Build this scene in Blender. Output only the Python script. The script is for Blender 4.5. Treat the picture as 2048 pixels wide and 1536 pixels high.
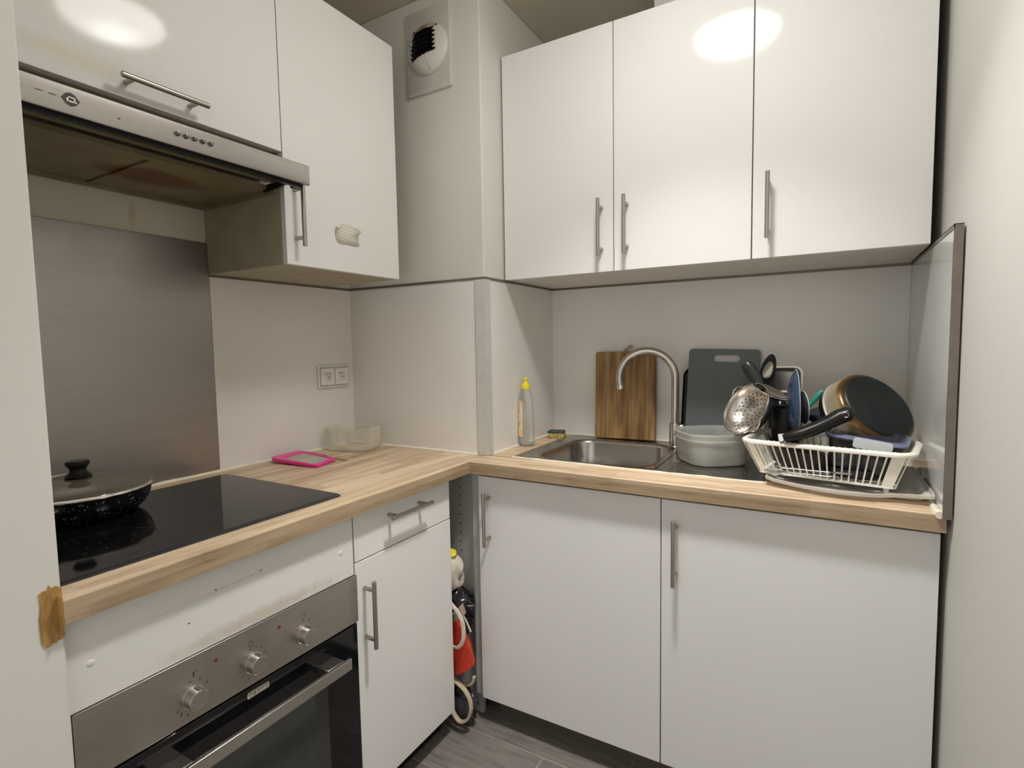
import bpy, bmesh, math, random
from mathutils import Vector, Matrix, Euler
random.seed(7)
for o in list(bpy.data.objects): bpy.data.objects.remove(o)
S = bpy.context.scene
COL = S.collection
PI = math.pi

# ------------------------------------------------------------------ camera
cd = bpy.data.cameras.new('camera'); cam = bpy.data.objects.new('camera', cd); COL.objects.link(cam)
cd.sensor_width = 36.0; cd.lens = 1082.25 / 2048 * 36.0; cd.clip_start = 0.02
R_ = Vector((0.86509045, 0.50132504, -0.01708007)); U_ = Vector((-0.02158982, 0.07123091, 0.99722617)); F_ = Vector((-0.50115108, 0.86232208, -0.0724447))
m = Matrix(((R_.x, U_.x, -F_.x, 1.6228), (R_.y, U_.y, -F_.y, -2.0547), (R_.z, U_.z, -F_.z, 1.2761), (0, 0, 0, 1)))
cam.matrix_world = m
S.camera = cam

# ------------------------------------------------------------------ world, exposure
w = bpy.data.worlds.new('world'); S.world = w; w.use_nodes = True
w.node_tree.nodes['Background'].inputs[0].default_value = (1.0, 0.975, 0.945, 1)
w.node_tree.nodes['Background'].inputs[1].default_value = 1.1
S.view_settings.view_transform = 'Standard'; S.view_settings.look = 'None'
S.view_settings.exposure = 0.0; S.view_settings.gamma = 1.0
try: S.view_settings.use_curve_mapping = False
except Exception: pass
LAMP_X, LAMP_Y, LAMP_R = 1.30, -1.03, 0.155
LAMP_STRENGTH = 35.0
ld = bpy.data.lights.new('ceiling_lamp_downfill', 'AREA'); ld.shape = 'DISK'; ld.size = .15; ld.energy = 7.8; ld.color = (1.0, .975, .945); ld.spread = math.radians(93)  # extra downward light added under the dome to brighten lower fronts and worktop
lo = bpy.data.objects.new('ceiling_lamp_downfill', ld); COL.objects.link(lo); lo.location = (LAMP_X, LAMP_Y, 2.466 - .0835)

# ------------------------------------------------------------------ dimensions
H = 0.90; CT = 0.0375; ZS = 1.504
XR = 1.842; XW = 1.860; DX = 0.6293; DY = -0.5178; ZC = 2.466
YP = -1.707; XP = 0.6125

# ------------------------------------------------------------------ materials
def nmat(name):
    M = bpy.data.materials.new(name); M.use_nodes = True
    nt = M.node_tree; return M, nt, nt.nodes['Principled BSDF']
def setp(b, **k):
    for a, v in k.items():
        n = {'color': 'Base Color', 'rough': 'Roughness', 'metal': 'Metallic', 'spec': 'Specular IOR Level', 'coat': 'Coat Weight', 'coatr': 'Coat Roughness', 'alpha': 'Alpha', 'trans': 'Transmission Weight', 'ior': 'IOR', 'aniso': 'Anisotropic', 'sss': 'Subsurface Weight'}[a]
        if n in b.inputs: b.inputs[n].default_value = (*v, 1) if isinstance(v, tuple) and len(v) == 3 else v
def N(nt, t, **k):
    n = nt.nodes.new(t)
    for a, v in k.items(): setattr(n, a, v)
    return n
def coords(nt, scale=(1, 1, 1), loc=(0, 0, 0)):
    tc = N(nt, 'ShaderNodeTexCoord'); mp = N(nt, 'ShaderNodeMapping')
    mp.inputs['Scale'].default_value = scale; mp.inputs['Location'].default_value = loc
    nt.links.new(tc.outputs['Object'], mp.inputs['Vector']); return mp.outputs[0]
def noise(nt, vec, scale, detail=4, rough=.55):
    n = N(nt, 'ShaderNodeTexNoise'); n.inputs['Scale'].default_value = scale; n.inputs['Detail'].default_value = detail; n.inputs['Roughness'].default_value = rough
    nt.links.new(vec, n.inputs['Vector']); return n.outputs['Fac']
def ramp(nt, fac, stops):
    n = N(nt, 'ShaderNodeValToRGB'); e = n.color_ramp.elements
    while len(e) > 1: e.remove(e[-1])
    e[0].position = stops[0][0]; e[0].color = (*stops[0][1], 1) if not isinstance(stops[0][1], float) else (stops[0][1],) * 3 + (1,)
    for p, c in stops[1:]:
        q = e.new(p); q.color = (c, c, c, 1) if isinstance(c, float) else (*c, 1)
    nt.links.new(fac, n.inputs[0]); return n.outputs[0]
def mix(nt, fac, a, b, mode='MIX'):
    n = N(nt, 'ShaderNodeMix', data_type='RGBA', blend_type=mode)
    for s, v in ((0, fac), (6, a), (7, b)):
        if isinstance(v, (int, float)): n.inputs[s].default_value = v
        elif isinstance(v, tuple): n.inputs[s].default_value = (*v, 1)
        else: nt.links.new(v, n.inputs[s])
    return n.outputs[2]
def bump(nt, b, fac, strength=.1, dist=.001):
    n = N(nt, 'ShaderNodeBump'); n.inputs['Strength'].default_value = strength; n.inputs['Distance'].default_value = dist
    nt.links.new(fac, n.inputs['Height']); nt.links.new(n.outputs[0], b.inputs['Normal'])
def mathn(nt, op, a, b=None, c=None, clamp=False):
    n = N(nt, 'ShaderNodeMath', operation=op); n.use_clamp = clamp
    for i, v in enumerate((a, b, c)):
        if v is None: continue
        if isinstance(v, (int, float)): n.inputs[i].default_value = v
        else: nt.links.new(v, n.inputs[i])
    return n.outputs[0]
def sepxyz(nt, vec):
    n = N(nt, 'ShaderNodeSeparateXYZ'); nt.links.new(vec, n.inputs[0]); return n.outputs
def simple(name, color, rough=.5, metal=0, var=.06, nscale=30, **k):
    M, nt, b = nmat(name); setp(b, rough=rough, metal=metal, **k)
    f = noise(nt, coords(nt), nscale)
    dark = tuple(c * (1 - var) for c in color); lite = tuple(min(1, c * (1 + var)) for c in color)
    nt.links.new(ramp(nt, f, [(.3, dark), (.7, lite)]), b.inputs['Base Color'])
    return M
def spot(nt, X, cx, cy, cz, rx, ry, rz, soft=.3, wob=0, wobf=None):
    """soft ellipsoid mask in object space"""
    o = sepxyz(nt, X)
    d = None
    for i, (c, r) in enumerate(((cx, rx), (cy, ry), (cz, rz))):
        if r is None: continue
        t = mathn(nt, 'MULTIPLY', mathn(nt, 'SUBTRACT', o[i], c), 1 / r); t = mathn(nt, 'MULTIPLY', t, t)
        d = t if d is None else mathn(nt, 'ADD', d, t)
    d = mathn(nt, 'SQRT', d)
    if wobf is not None: d = mathn(nt, 'ADD', d, mathn(nt, 'MULTIPLY', mathn(nt, 'SUBTRACT', wobf, .5), wob))
    return mathn(nt, 'MULTIPLY', mathn(nt, 'SUBTRACT', 1.0, d), 1 / soft, clamp=True)

def laminate(name, color=(.80, .79, .77), rough=.075, grease=None, coat=.0):
    M, nt, b = nmat(name); setp(b, rough=rough, coat=coat, coatr=.08, spec=.15)
    X = coords(nt)
    c = ramp(nt, noise(nt, X, 3, 3), [(.3, tuple(v * .975 for v in color)), (.7, color)])
    v = N(nt, 'ShaderNodeTexVoronoi'); v.inputs['Scale'].default_value = 9; nt.links.new(X, v.inputs['Vector'])
    c = mix(nt, mathn(nt, 'MULTIPLY', mathn(nt, 'LESS_THAN', v.outputs['Distance'], .012), .5), c, (.35, .3, .25))
    if grease:
        for (g, col, amt) in grease:
            msk = spot(nt, X, *g, wob=.7, wobf=noise(nt, X, 22, 5, .65))
            c = mix(nt, mathn(nt, 'MULTIPLY', msk, amt), c, col)
            if amt < .5:
                s = mathn(nt, 'MULTIPLY', mathn(nt, 'GREATER_THAN', noise(nt, X, 120, 3), .6), msk)
                nt.links.new(mathn(nt, 'ADD', mathn(nt, 'MULTIPLY', s, .25), rough), b.inputs['Roughness'])
    nt.links.new(c, b.inputs['Base Color'])
    bump(nt, b, noise(nt, X, 700, 2), .02, .0004)
    return M
M_door = laminate('white_laminate')
M_hooddoor = laminate('white_laminate_greasy', grease=[((.37, -1.50, 1.97, .1, .16, .12, .6), (.66, .62, .50), .35), ((.37, -1.52, 1.84, .1, .2, .03, .8), (.70, .63, .44), .45)])
M_talldoor = laminate('white_laminate_upper', color=(.81, .80, .77))
M_body = simple('cabinet_white_melamine', (.70, .68, .62), .45, var=.03, nscale=8)
M_sidegreaseshade = simple('cabinet_side_greasy_shaded', (.40, .365, .26), .5, var=.12, nscale=14)  # greenish grease tint, with the shade beside the hood darkened into the colour
M_grey_mel = simple('cabinet_grey_melamine', (.50, .51, .49), .45, var=.05, nscale=10)

def wallmat(name, color, mark=None):
    M, nt, b = nmat(name); setp(b, rough=.62, spec=.3)
    X = coords(nt)
    c = ramp(nt, noise(nt, X, 2.2, 4), [(.3, tuple(v * .94 for v in color)), (.7, color)])
    v = N(nt, 'ShaderNodeTexVoronoi'); v.inputs['Scale'].default_value = 7; nt.links.new(X, v.inputs['Vector'])
    c = mix(nt, mathn(nt, 'MULTIPLY', mathn(nt, 'LESS_THAN', v.outputs['Distance'], .018), .45), c, (.30, .25, .2))
    if mark:
        f = noise(nt, coords(nt, (1, 1, 1)), 60, 4)
        for (g, col, amt) in mark:
            c = mix(nt, mathn(nt, 'MULTIPLY', spot(nt, X, *g, wob=.25, wobf=f), amt), c, col)
    nt.links.new(c, b.inputs['Base Color'])
    bump(nt, b, noise(nt, X, 90, 4), .12, .002)
    return M
M_wall = wallmat('wall_paint', (.73, .705, .645))
M_wallhood = wallmat('wall_paint_stove', (.70, .665, .56), [((0, -1.28, 1.64, None, .012, .05, .6), (.45, .35, .15), .35)])
M_wallL = wallmat('wall_paint_partition', (.76, .74, .69))
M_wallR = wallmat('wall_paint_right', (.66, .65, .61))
M_ceil = wallmat('ceiling_paint', (.62, .57, .46))
M_panel = simple('splash_laminate', (.79, .77, .73), .22, var=.025, nscale=5, spec=.45)
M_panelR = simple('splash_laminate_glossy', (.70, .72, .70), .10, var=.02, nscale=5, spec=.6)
M_trim = simple('brown_grey_edging', (.20, .17, .14), .35, metal=.5, var=.1)
M_trimL = simple('light_grey_edging', (.60, .61, .565), .35, metal=.1, var=.04)
M_sil = simple('cream_sealant', (.85, .80, .66), .35, var=.08, nscale=40)
M_caulk = simple('white_caulk', (.84, .81, .72), .4, var=.06, nscale=40)

def smear():
    M, nt, b = nmat('brown_filler_smear'); setp(b, rough=.38)
    X = coords(nt)
    c = ramp(nt, noise(nt, coords(nt, (1, 120, 18)), 1.0, 5), [(.25, (.21, .10, .025)), (.5, (.42, .24, .07)), (.75, (.60, .40, .18))])
    nt.links.new(c, b.inputs['Base Color']); return M
M_smear = smear()

def brushed(name, color=(.55, .52, .49), rough=.32, axis='y', sc=1.0, dirt=.0):
    M, nt, b = nmat(name); setp(b, rough=rough, metal=1.0)
    s = {'x': (2, 300, 300), 'y': (300, 2, 300), 'z': (300, 300, 2)}[axis]
    f = noise(nt, coords(nt, tuple(v * sc for v in s)), 1.0, 3)
    c = ramp(nt, f, [(.2, tuple(v * .86 for v in color)), (.8, color)])
    g = noise(nt, coords(nt), 9, 5, .6)
    c = mix(nt, mathn(nt, 'MULTIPLY', mathn(nt, 'SUBTRACT', g, .5, clamp=True), dirt * 3), c, (.40, .34, .24))
    nt.links.new(c, b.inputs['Base Color'])
    r = mathn(nt, 'ADD', mathn(nt, 'MULTIPLY', f, .12), rough - .06)
    r = mathn(nt, 'ADD', r, mathn(nt, 'MULTIPLY', mathn(nt, 'SUBTRACT', g, .5), .15 + dirt))
    nt.links.new(r, b.inputs['Roughness'])
    return M
M_steel = brushed('brushed_steel', (.52, .48, .44), .34, 'z')
M_handle = simple('satin_nickel', (.44, .40, .36), .33, metal=1, var=.04)
M_steelp = brushed('steel_splash_sheet', (.40, .375, .355), .36, 'y', dirt=.03)
M_hoodst = brushed('hood_steel', (.50, .47, .44), .30, 'y', dirt=.04)
M_ovenst = brushed('oven_steel', (.50, .465, .43), .38, 'y', dirt=.28)
M_sink = simple('sink_steel', (.46, .43, .40), .24, metal=1, var=.04, nscale=12)
M_knob = simple('knob_steel', (.55, .52, .48), .28, metal=1, var=.03)
M_chrome = simple('polished_steel', (.72, .69, .65), .12, metal=1, var=.04)
M_soft = simple('satin_steel', (.66, .62, .57), .26, metal=1, var=.04)
M_tap = simple('brushed_tap_steel', (.56, .52, .47), .24, metal=1, var=.05)
M_black = simple('black_plastic', (.009, .009, .009), .33, var=.1, spec=.25)
M_blackgl = simple('black_gloss', (.006, .006, .007), .06, var=.1, spec=.5)
M_ovglass = simple('oven_glass_window', (.040, .043, .040), .10, var=.1, nscale=20, spec=.6)
M_hob = simple('hob_glass', (.005, .005, .006), .06, var=.2, spec=.28)
M_hobedge = simple('hob_bevel_glass', (.03, .032, .036), .16, var=.1, spec=.8)
M_mark = simple('dark_print', (.06, .05, .05), .6, var=.1)
M_hobmark = simple('hob_print', (.05, .05, .05), .5, var=.1)
M_red = simple('indicator_amber', (.16, .03, .015), .3, var=.1)
M_white = simple('white_plastic', (.80, .79, .75), .3, var=.03)
M_ventpl = simple('vent_plastic', (.62, .60, .55), .4, var=.08, nscale=12)
M_pink = simple('pink_plastic', (.80, .03, .28), .3, var=.1, sss=.05)
M_rackpl = simple('cream_plastic', (.84, .82, .72), .32, var=.04)
M_yellow = simple('yellow_plastic', (.85, .70, .03), .35, var=.08)
M_slate = simple('grey_plastic_board', (.125, .145, .145), .5, var=.10, nscale=8)
M_blue = simple('blue_glaze', (.028, .060, .12), .15, var=.15, nscale=12, spec=.6)
M_teal = simple('teal_plastic', (.03, .36, .26), .35, var=.1)
M_redbag = simple('red_fabric', (.62, .045, .02), .7, var=.15, nscale=60)
M_tan = simple('tan_fabric', (.42, .33, .24), .8, var=.12, nscale=80)
M_cream = simple('cream_cotton', (.66, .60, .50), .85, var=.12, nscale=70)
M_blackbag = simple('black_bin_bag', (.008, .008, .009), .22, var=.3, nscale=25)
M_gripw = simple('greyish_cup', (.62, .60, .55), .5, var=.05)
M_sidey = simple('vent_hole_dark', (.01, .009, .008), .8, var=.3)
M_lampbase = simple('lamp_base', (.75, .74, .7), .4, var=.03)
M_purple = simple('dark_pan_coating', (.025, .017, .022), .30, var=.3, nscale=15)

def speckle():
    M, nt, b = nmat('speckled_enamel'); setp(b, rough=.22, spec=.5)
    v = N(nt, 'ShaderNodeTexVoronoi'); v.inputs['Scale'].default_value = 210; nt.links.new(coords(nt, (1, 1, .7)), v.inputs['Vector'])
    g = mathn(nt, 'GREATER_THAN', noise(nt, coords(nt), 60, 3), .50)
    f = mathn(nt, 'MULTIPLY', mathn(nt, 'LESS_THAN', v.outputs['Distance'], .24), g)
    nt.links.new(mix(nt, f, (.007, .007, .007), (.36, .36, .36)), b.inputs['Base Color']); return M
M_speck = speckle()

def butcher(name, along='y', dk=1.0):
    M, nt, b = nmat(name); setp(b, rough=.42, spec=.35)
    X = coords(nt); o = sepxyz(nt, X)
    ci = N(nt, 'ShaderNodeCombineXYZ')
    if along == 'y': a_, c_ = o[1], mathn(nt, 'ADD', o[0], o[2])
    else: a_, c_ = o[0], mathn(nt, 'SUBTRACT', o[1], o[2])
    nt.links.new(a_, ci.inputs[0]); nt.links.new(c_, ci.inputs[1])
    def bricks(w, h, off):
        t = N(nt, 'ShaderNodeTexBrick'); t.offset = .43; t.offset_frequency = 3; t.squash = 1.0
        t.inputs['Scale'].default_value = 1; t.inputs['Brick Width'].default_value = w; t.inputs['Row Height'].default_value = h
        t.inputs['Mortar Size'].default_value = 0.0; t.inputs['Color1'].default_value = (0, 0, 0, 1); t.inputs['Color2'].default_value = (1, 1, 1, 1)
        mp = N(nt, 'ShaderNodeMapping'); mp.inputs['Location'].default_value = (off, off * .3, 0); nt.links.new(ci.outputs[0], mp.inputs[0]); nt.links.new(mp.outputs[0], t.inputs[0])
        return t.outputs[0]
    st = bricks(.31, .0235, .13)
    gm = N(nt, 'ShaderNodeMapping'); gm.inputs['Scale'].default_value = (7, 95, 1); nt.links.new(ci.outputs[0], gm.inputs[0])
    grain = noise(nt, gm.outputs[0], 1.0, 6, .62)
    gm2 = N(nt, 'ShaderNodeMapping'); gm2.inputs['Scale'].default_value = (2.2, 26, 1); nt.links.new(ci.outputs[0], gm2.inputs[0])
    broad = noise(nt, gm2.outputs[0], 1.0, 4, .6)
    c = ramp(nt, st, [(0, (.56, .41, .26)), (.35, (.66, .50, .34)), (.65, (.70, .54, .375)), (1, (.78, .62, .45))])
    c = mix(nt, .75, c, ramp(nt, broad, [(.3, (.60, .56, .50)), (.5, (.95, .95, .95)), (.7, (1.12, 1.12, 1.12))]), 'MULTIPLY')
    c = mix(nt, .8, c, ramp(nt, grain, [(.30, (.52, .47, .40)), (.44, (.90, .89, .87)), (.75, (1.08, 1.08, 1.08))]), 'MULTIPLY')
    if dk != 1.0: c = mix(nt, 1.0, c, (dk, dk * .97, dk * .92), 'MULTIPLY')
    nt.links.new(c, b.inputs['Base Color'])
    bump(nt, b, grain, .05, .0006); return M
M_woody = butcher('butcher_block_along_stove', 'y'); M_woodx = butcher('butcher_block_along_sink', 'x')
M_edgey = butcher('worktop_edge_shaded_stove', 'y', .66); M_edgex = butcher('worktop_edge_shaded_sink', 'x', .66)  # darker copies of the worktop wood: weaker light on the front edge painted in

def boardwood():
    M, nt, b = nmat('stained_bamboo'); setp(b, rough=.5)
    X = coords(nt)
    g = noise(nt, coords(nt, (75, 20, 4)), 1.0, 5, .6)
    k = noise(nt, coords(nt, (10, 10, 4)), 1.0, 4, .6)
    c = ramp(nt, g, [(.25, (.15, .075, .025)), (.45, (.29, .165, .06)), (.62, (.42, .265, .11)), (.8, (.52, .36, .17))])
    c = mix(nt, .8, c, ramp(nt, k, [(.3, (.45, .38, .30)), (.6, (1.05, 1.05, 1.05))]), 'MULTIPLY')
    o = sepxyz(nt, X)
    t = N(nt, 'ShaderNodeTexBrick'); t.inputs['Scale'].default_value = 1; t.inputs['Brick Width'].default_value = .03; t.inputs['Row Height'].default_value = 1.0; t.inputs['Mortar Size'].default_value = 0
    t.inputs['Color1'].default_value = (.75, .72, .68, 1); t.inputs['Color2'].default_value = (1.1, 1.08, 1.05, 1)
    ci = N(nt, 'ShaderNodeCombineXYZ'); nt.links.new(o[0], ci.inputs[0]); nt.links.new(ci.outputs[0], t.inputs[0])
    c = mix(nt, .7, c, t.outputs[0], 'MULTIPLY')
    nt.links.new(c, b.inputs['Base Color']); return M
M_board = boardwood()

def floormat():
    M, nt, b = nmat('grey_wood_tile'); setp(b, rough=.34, spec=.4)
    X = coords(nt)
    t = N(nt, 'ShaderNodeTexBrick'); t.offset = .4; t.inputs['Scale'].default_value = 1; t.inputs['Brick Width'].default_value = .62; t.inputs['Row Height'].default_value = .197
    t.inputs['Mortar Size'].default_value = .0014; t.inputs['Mortar Smooth'].default_value = .0
    t.inputs['Color1'].default_value = (.165, .148, .135, 1); t.inputs['Color2'].default_value = (.235, .212, .192, 1); t.inputs['Mortar'].default_value = (.42, .39, .36, 1)
    mp = N(nt, 'ShaderNodeMapping'); mp.inputs['Location'].default_value = (.1, .055, 0); nt.links.new(X, mp.inputs[0]); nt.links.new(mp.outputs[0], t.inputs[0])
    g = noise(nt, coords(nt, (6, 60, 1)), 1.0, 6, .65)
    c = mix(nt, .85, t.outputs[0], ramp(nt, g, [(.3, (.55, .53, .5)), (.5, (.95, .95, .95)), (.72, (1.25, 1.22, 1.18))]), 'MULTIPLY')
    d = noise(nt, X, 14, 5, .7)
    c = mix(nt, ramp(nt, d, [(.6, 0.0), (.75, .35)]), c, (.40, .37, .34))
    nt.links.new(c, b.inputs['Base Color'])
    nt.links.new(ramp(nt, g, [(.3, .28), (.7, .5)]), b.inputs['Roughness'])
    bump(nt, b, g, .1, .001); return M
M_floor = floormat()

def clear(name, color, alpha, rough=.12, spec=.5, fk=.45):
    M, nt, b = nmat(name)
    nt.nodes.remove(b); out = [n for n in nt.nodes if n.type == 'OUTPUT_MATERIAL'][0]
    tr = N(nt, 'ShaderNodeBsdfTransparent'); p = N(nt, 'ShaderNodeBsdfPrincipled')
    setp(p, color=color, rough=rough, spec=spec)
    f = noise(nt, coords(nt), 25, 4)
    fr = N(nt, 'ShaderNodeFresnel'); fr.inputs[0].default_value = 1.35
    a = mathn(nt, 'ADD', mathn(nt, 'MULTIPLY', f, .16), alpha - .08)
    a = mathn(nt, 'ADD', a, mathn(nt, 'MULTIPLY', fr.outputs[0], fk), clamp=True)
    mx = N(nt, 'ShaderNodeMixShader'); nt.links.new(a, mx.inputs[0]); nt.links.new(tr.outputs[0], mx.inputs[1]); nt.links.new(p.outputs[0], mx.inputs[2])
    nt.links.new(mx.outputs[0], out.inputs[0]); return M
M_clearbox = clear('clear_plastic', (.86, .82, .68), .10, .15)
M_frost = clear('frosted_plastic', (.56, .57, .53), .50, .25)
M_frostlid = clear('frosted_plastic_lid', (.60, .61, .57), .45, .2)
M_bottle = clear('clear_bottle_plastic', (.62, .63, .60), .15, .08)
M_tray = clear('translucent_tray_plastic', (.70, .68, .62), .62, .25)
M_lidglass = clear('smoked_lid_glass', (.16, .14, .10), .55, .06, .7)
M_boxglass = clear('smoky_glass', (.05, .05, .07), .60, .08, .6)
M_flap = clear('clear_latch_plastic', (.62, .64, .66), .70, .2)
M_bluegasket = simple('blue_gasket', (.17, .20, .34), .25, var=.1)

def sponge_m():
    M, nt, b = nmat('sponge_foam'); setp(b, rough=.9)
    f = noise(nt, coords(nt), 160, 4)
    nt.links.new(ramp(nt, f, [(.35, (.25, .17, .07)), (.6, (.62, .48, .22))]), b.inputs['Base Color']); bump(nt, b, f, .6, .003); return M
M_sponge = sponge_m(); M_scour = simple('scouring_pad', (.055, .085, .085), .95, var=.5, nscale=180)

def steel_burnt():
    M, nt, b = nmat('burnt_pan_steel'); setp(b, metal=.55, rough=.3)
    X = coords(nt, (1, 1, 1))
    o = sepxyz(nt, X)
    f = noise(nt, X, 14, 5, .6)
    z = mathn(nt, 'ADD', o[2], mathn(nt, 'MULTIPLY', mathn(nt, 'SUBTRACT', f, .5), .03))
    c = ramp(nt, mathn(nt, 'MULTIPLY', z, 10), [(.0, (.07, .035, .012)), (.10, (.16, .09, .035)), (.20, (.50, .38, .20)), (.32, (.60, .50, .34)), (.55, (.62, .57, .48))])
    nt.links.new(c, b.inputs['Base Color'])
    nt.links.new(ramp(nt, f, [(.3, .15), (.7, .38)]), b.inputs['Roughness']); return M
M_burnt = steel_burnt()

def hoodunder():
    M, nt, b = nmat('hood_filter_greasy'); setp(b, rough=.5, metal=.0)
    X = coords(nt); f = noise(nt, X, 10, 4)
    c = ramp(nt, f, [(.3, (.17, .145, .075)), (.7, (.25, .21, .12))])
    c = mix(nt, spot(nt, X, .19, -1.32, None, .075, .13, None, .35, wob=.35, wobf=noise(nt, X, 25, 4)), c, (.13, .055, .012))
    nt.links.new(c, b.inputs['Base Color']); return M
M_hoodunder = hoodunder()

def frontdirt():
    M, nt, b = nmat('oven_front_panel_dirty'); setp(b, rough=.3)
    X = coords(nt); f = noise(nt, X, 30, 5, .7)
    c = ramp(nt, noise(nt, X, 4, 3), [(.3, (.74, .73, .70)), (.7, (.78, .77, .74))])
    mk = spot(nt, X, None, -1.36, .715, None, .24, .022, .7, wob=1.2, wobf=f)
    c = mix(nt, mathn(nt, 'MULTIPLY', mk, .45), c, (.42, .33, .18))
    v = N(nt, 'ShaderNodeTexVoronoi'); v.inputs['Scale'].default_value = 16; nt.links.new(X, v.inputs['Vector'])
    c = mix(nt, mathn(nt, 'MULTIPLY', mathn(nt, 'LESS_THAN', v.outputs['Distance'], .03), .6), c, (.22, .18, .13))
    nt.links.new(c, b.inputs['Base Color']); return M
M_front = frontdirt()

def papermat():
    M, nt, b = nmat('printed_paper'); setp(b, rough=.85)
    X = coords(nt, (1, 1, 1)); o = sepxyz(nt, X)
    zz = mathn(nt, 'ADD', o[2], mathn(nt, 'MULTIPLY', o[1], .12))
    row = mathn(nt, 'FRACT', mathn(nt, 'MULTIPLY', zz, 1 / .0098))
    line = mathn(nt, 'MULTIPLY', mathn(nt, 'GREATER_THAN', row, .42), mathn(nt, 'LESS_THAN', row, .72))
    wd = mathn(nt, 'GREATER_THAN', noise(nt, coords(nt, (1, 260, 102)), 1.0, 1), .42)
    f = mathn(nt, 'MULTIPLY', mathn(nt, 'MULTIPLY', line, wd), .45)
    nt.links.new(mix(nt, f, (.74, .69, .60), (.30, .27, .24)), b.inputs['Base Color']); return M
M_paper = papermat()

def graterplate():
    M, nt, b = nmat('grater_metal'); setp(b, metal=.8, rough=.4)
    v = N(nt, 'ShaderNodeTexVoronoi', distance='CHEBYCHEV'); v.inputs['Scale'].default_value = 160; v.inputs['Randomness'].default_value = .15
    nt.links.new(coords(nt), v.inputs['Vector'])
    nt.links.new(ramp(nt, v.outputs['Distance'], [(.12, (.16, .15, .13)), (.3, (.70, .69, .60))]), b.inputs['Base Color'])
    bump(nt, b, v.outputs['Distance'], .8, .001); return M
M_grater = graterplate()

def labelmat():
    M, nt, b = nmat('faded_bottle_label'); setp(b, rough=.4)
    X = coords(nt)
    c = ramp(nt, noise(nt, coords(nt, (60, 60, 25)), 1.0, 2), [(.35, (.75, .36, .10)), (.45, (.74, .62, .30)), (.55, (.72, .68, .52)), (.68, (.68, .30, .14))])
    nt.links.new(c, b.inputs['Base Color']); return M
M_label = labelmat()

def lampmat():
    M = bpy.data.materials.new('lamp_diffuser'); M.use_nodes = True; nt = M.node_tree
    nt.nodes.remove(nt.nodes['Principled BSDF']); out = nt.nodes[0]
    e = N(nt, 'ShaderNodeEmission'); X = coords(nt)
    m_ = spot(nt, X, LAMP_X, LAMP_Y, None, LAMP_R * .62, LAMP_R * .62, None, .8)
    s = mathn(nt, 'ADD', mathn(nt, 'MULTIPLY', m_, LAMP_STRENGTH * .8), LAMP_STRENGTH * .8)
    e.inputs[0].default_value = (1.0, .975, .94, 1); nt.links.new(s, e.inputs[1]); nt.links.new(e.outputs[0], out.inputs[0]); return M
M_lamp = lampmat()

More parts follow.
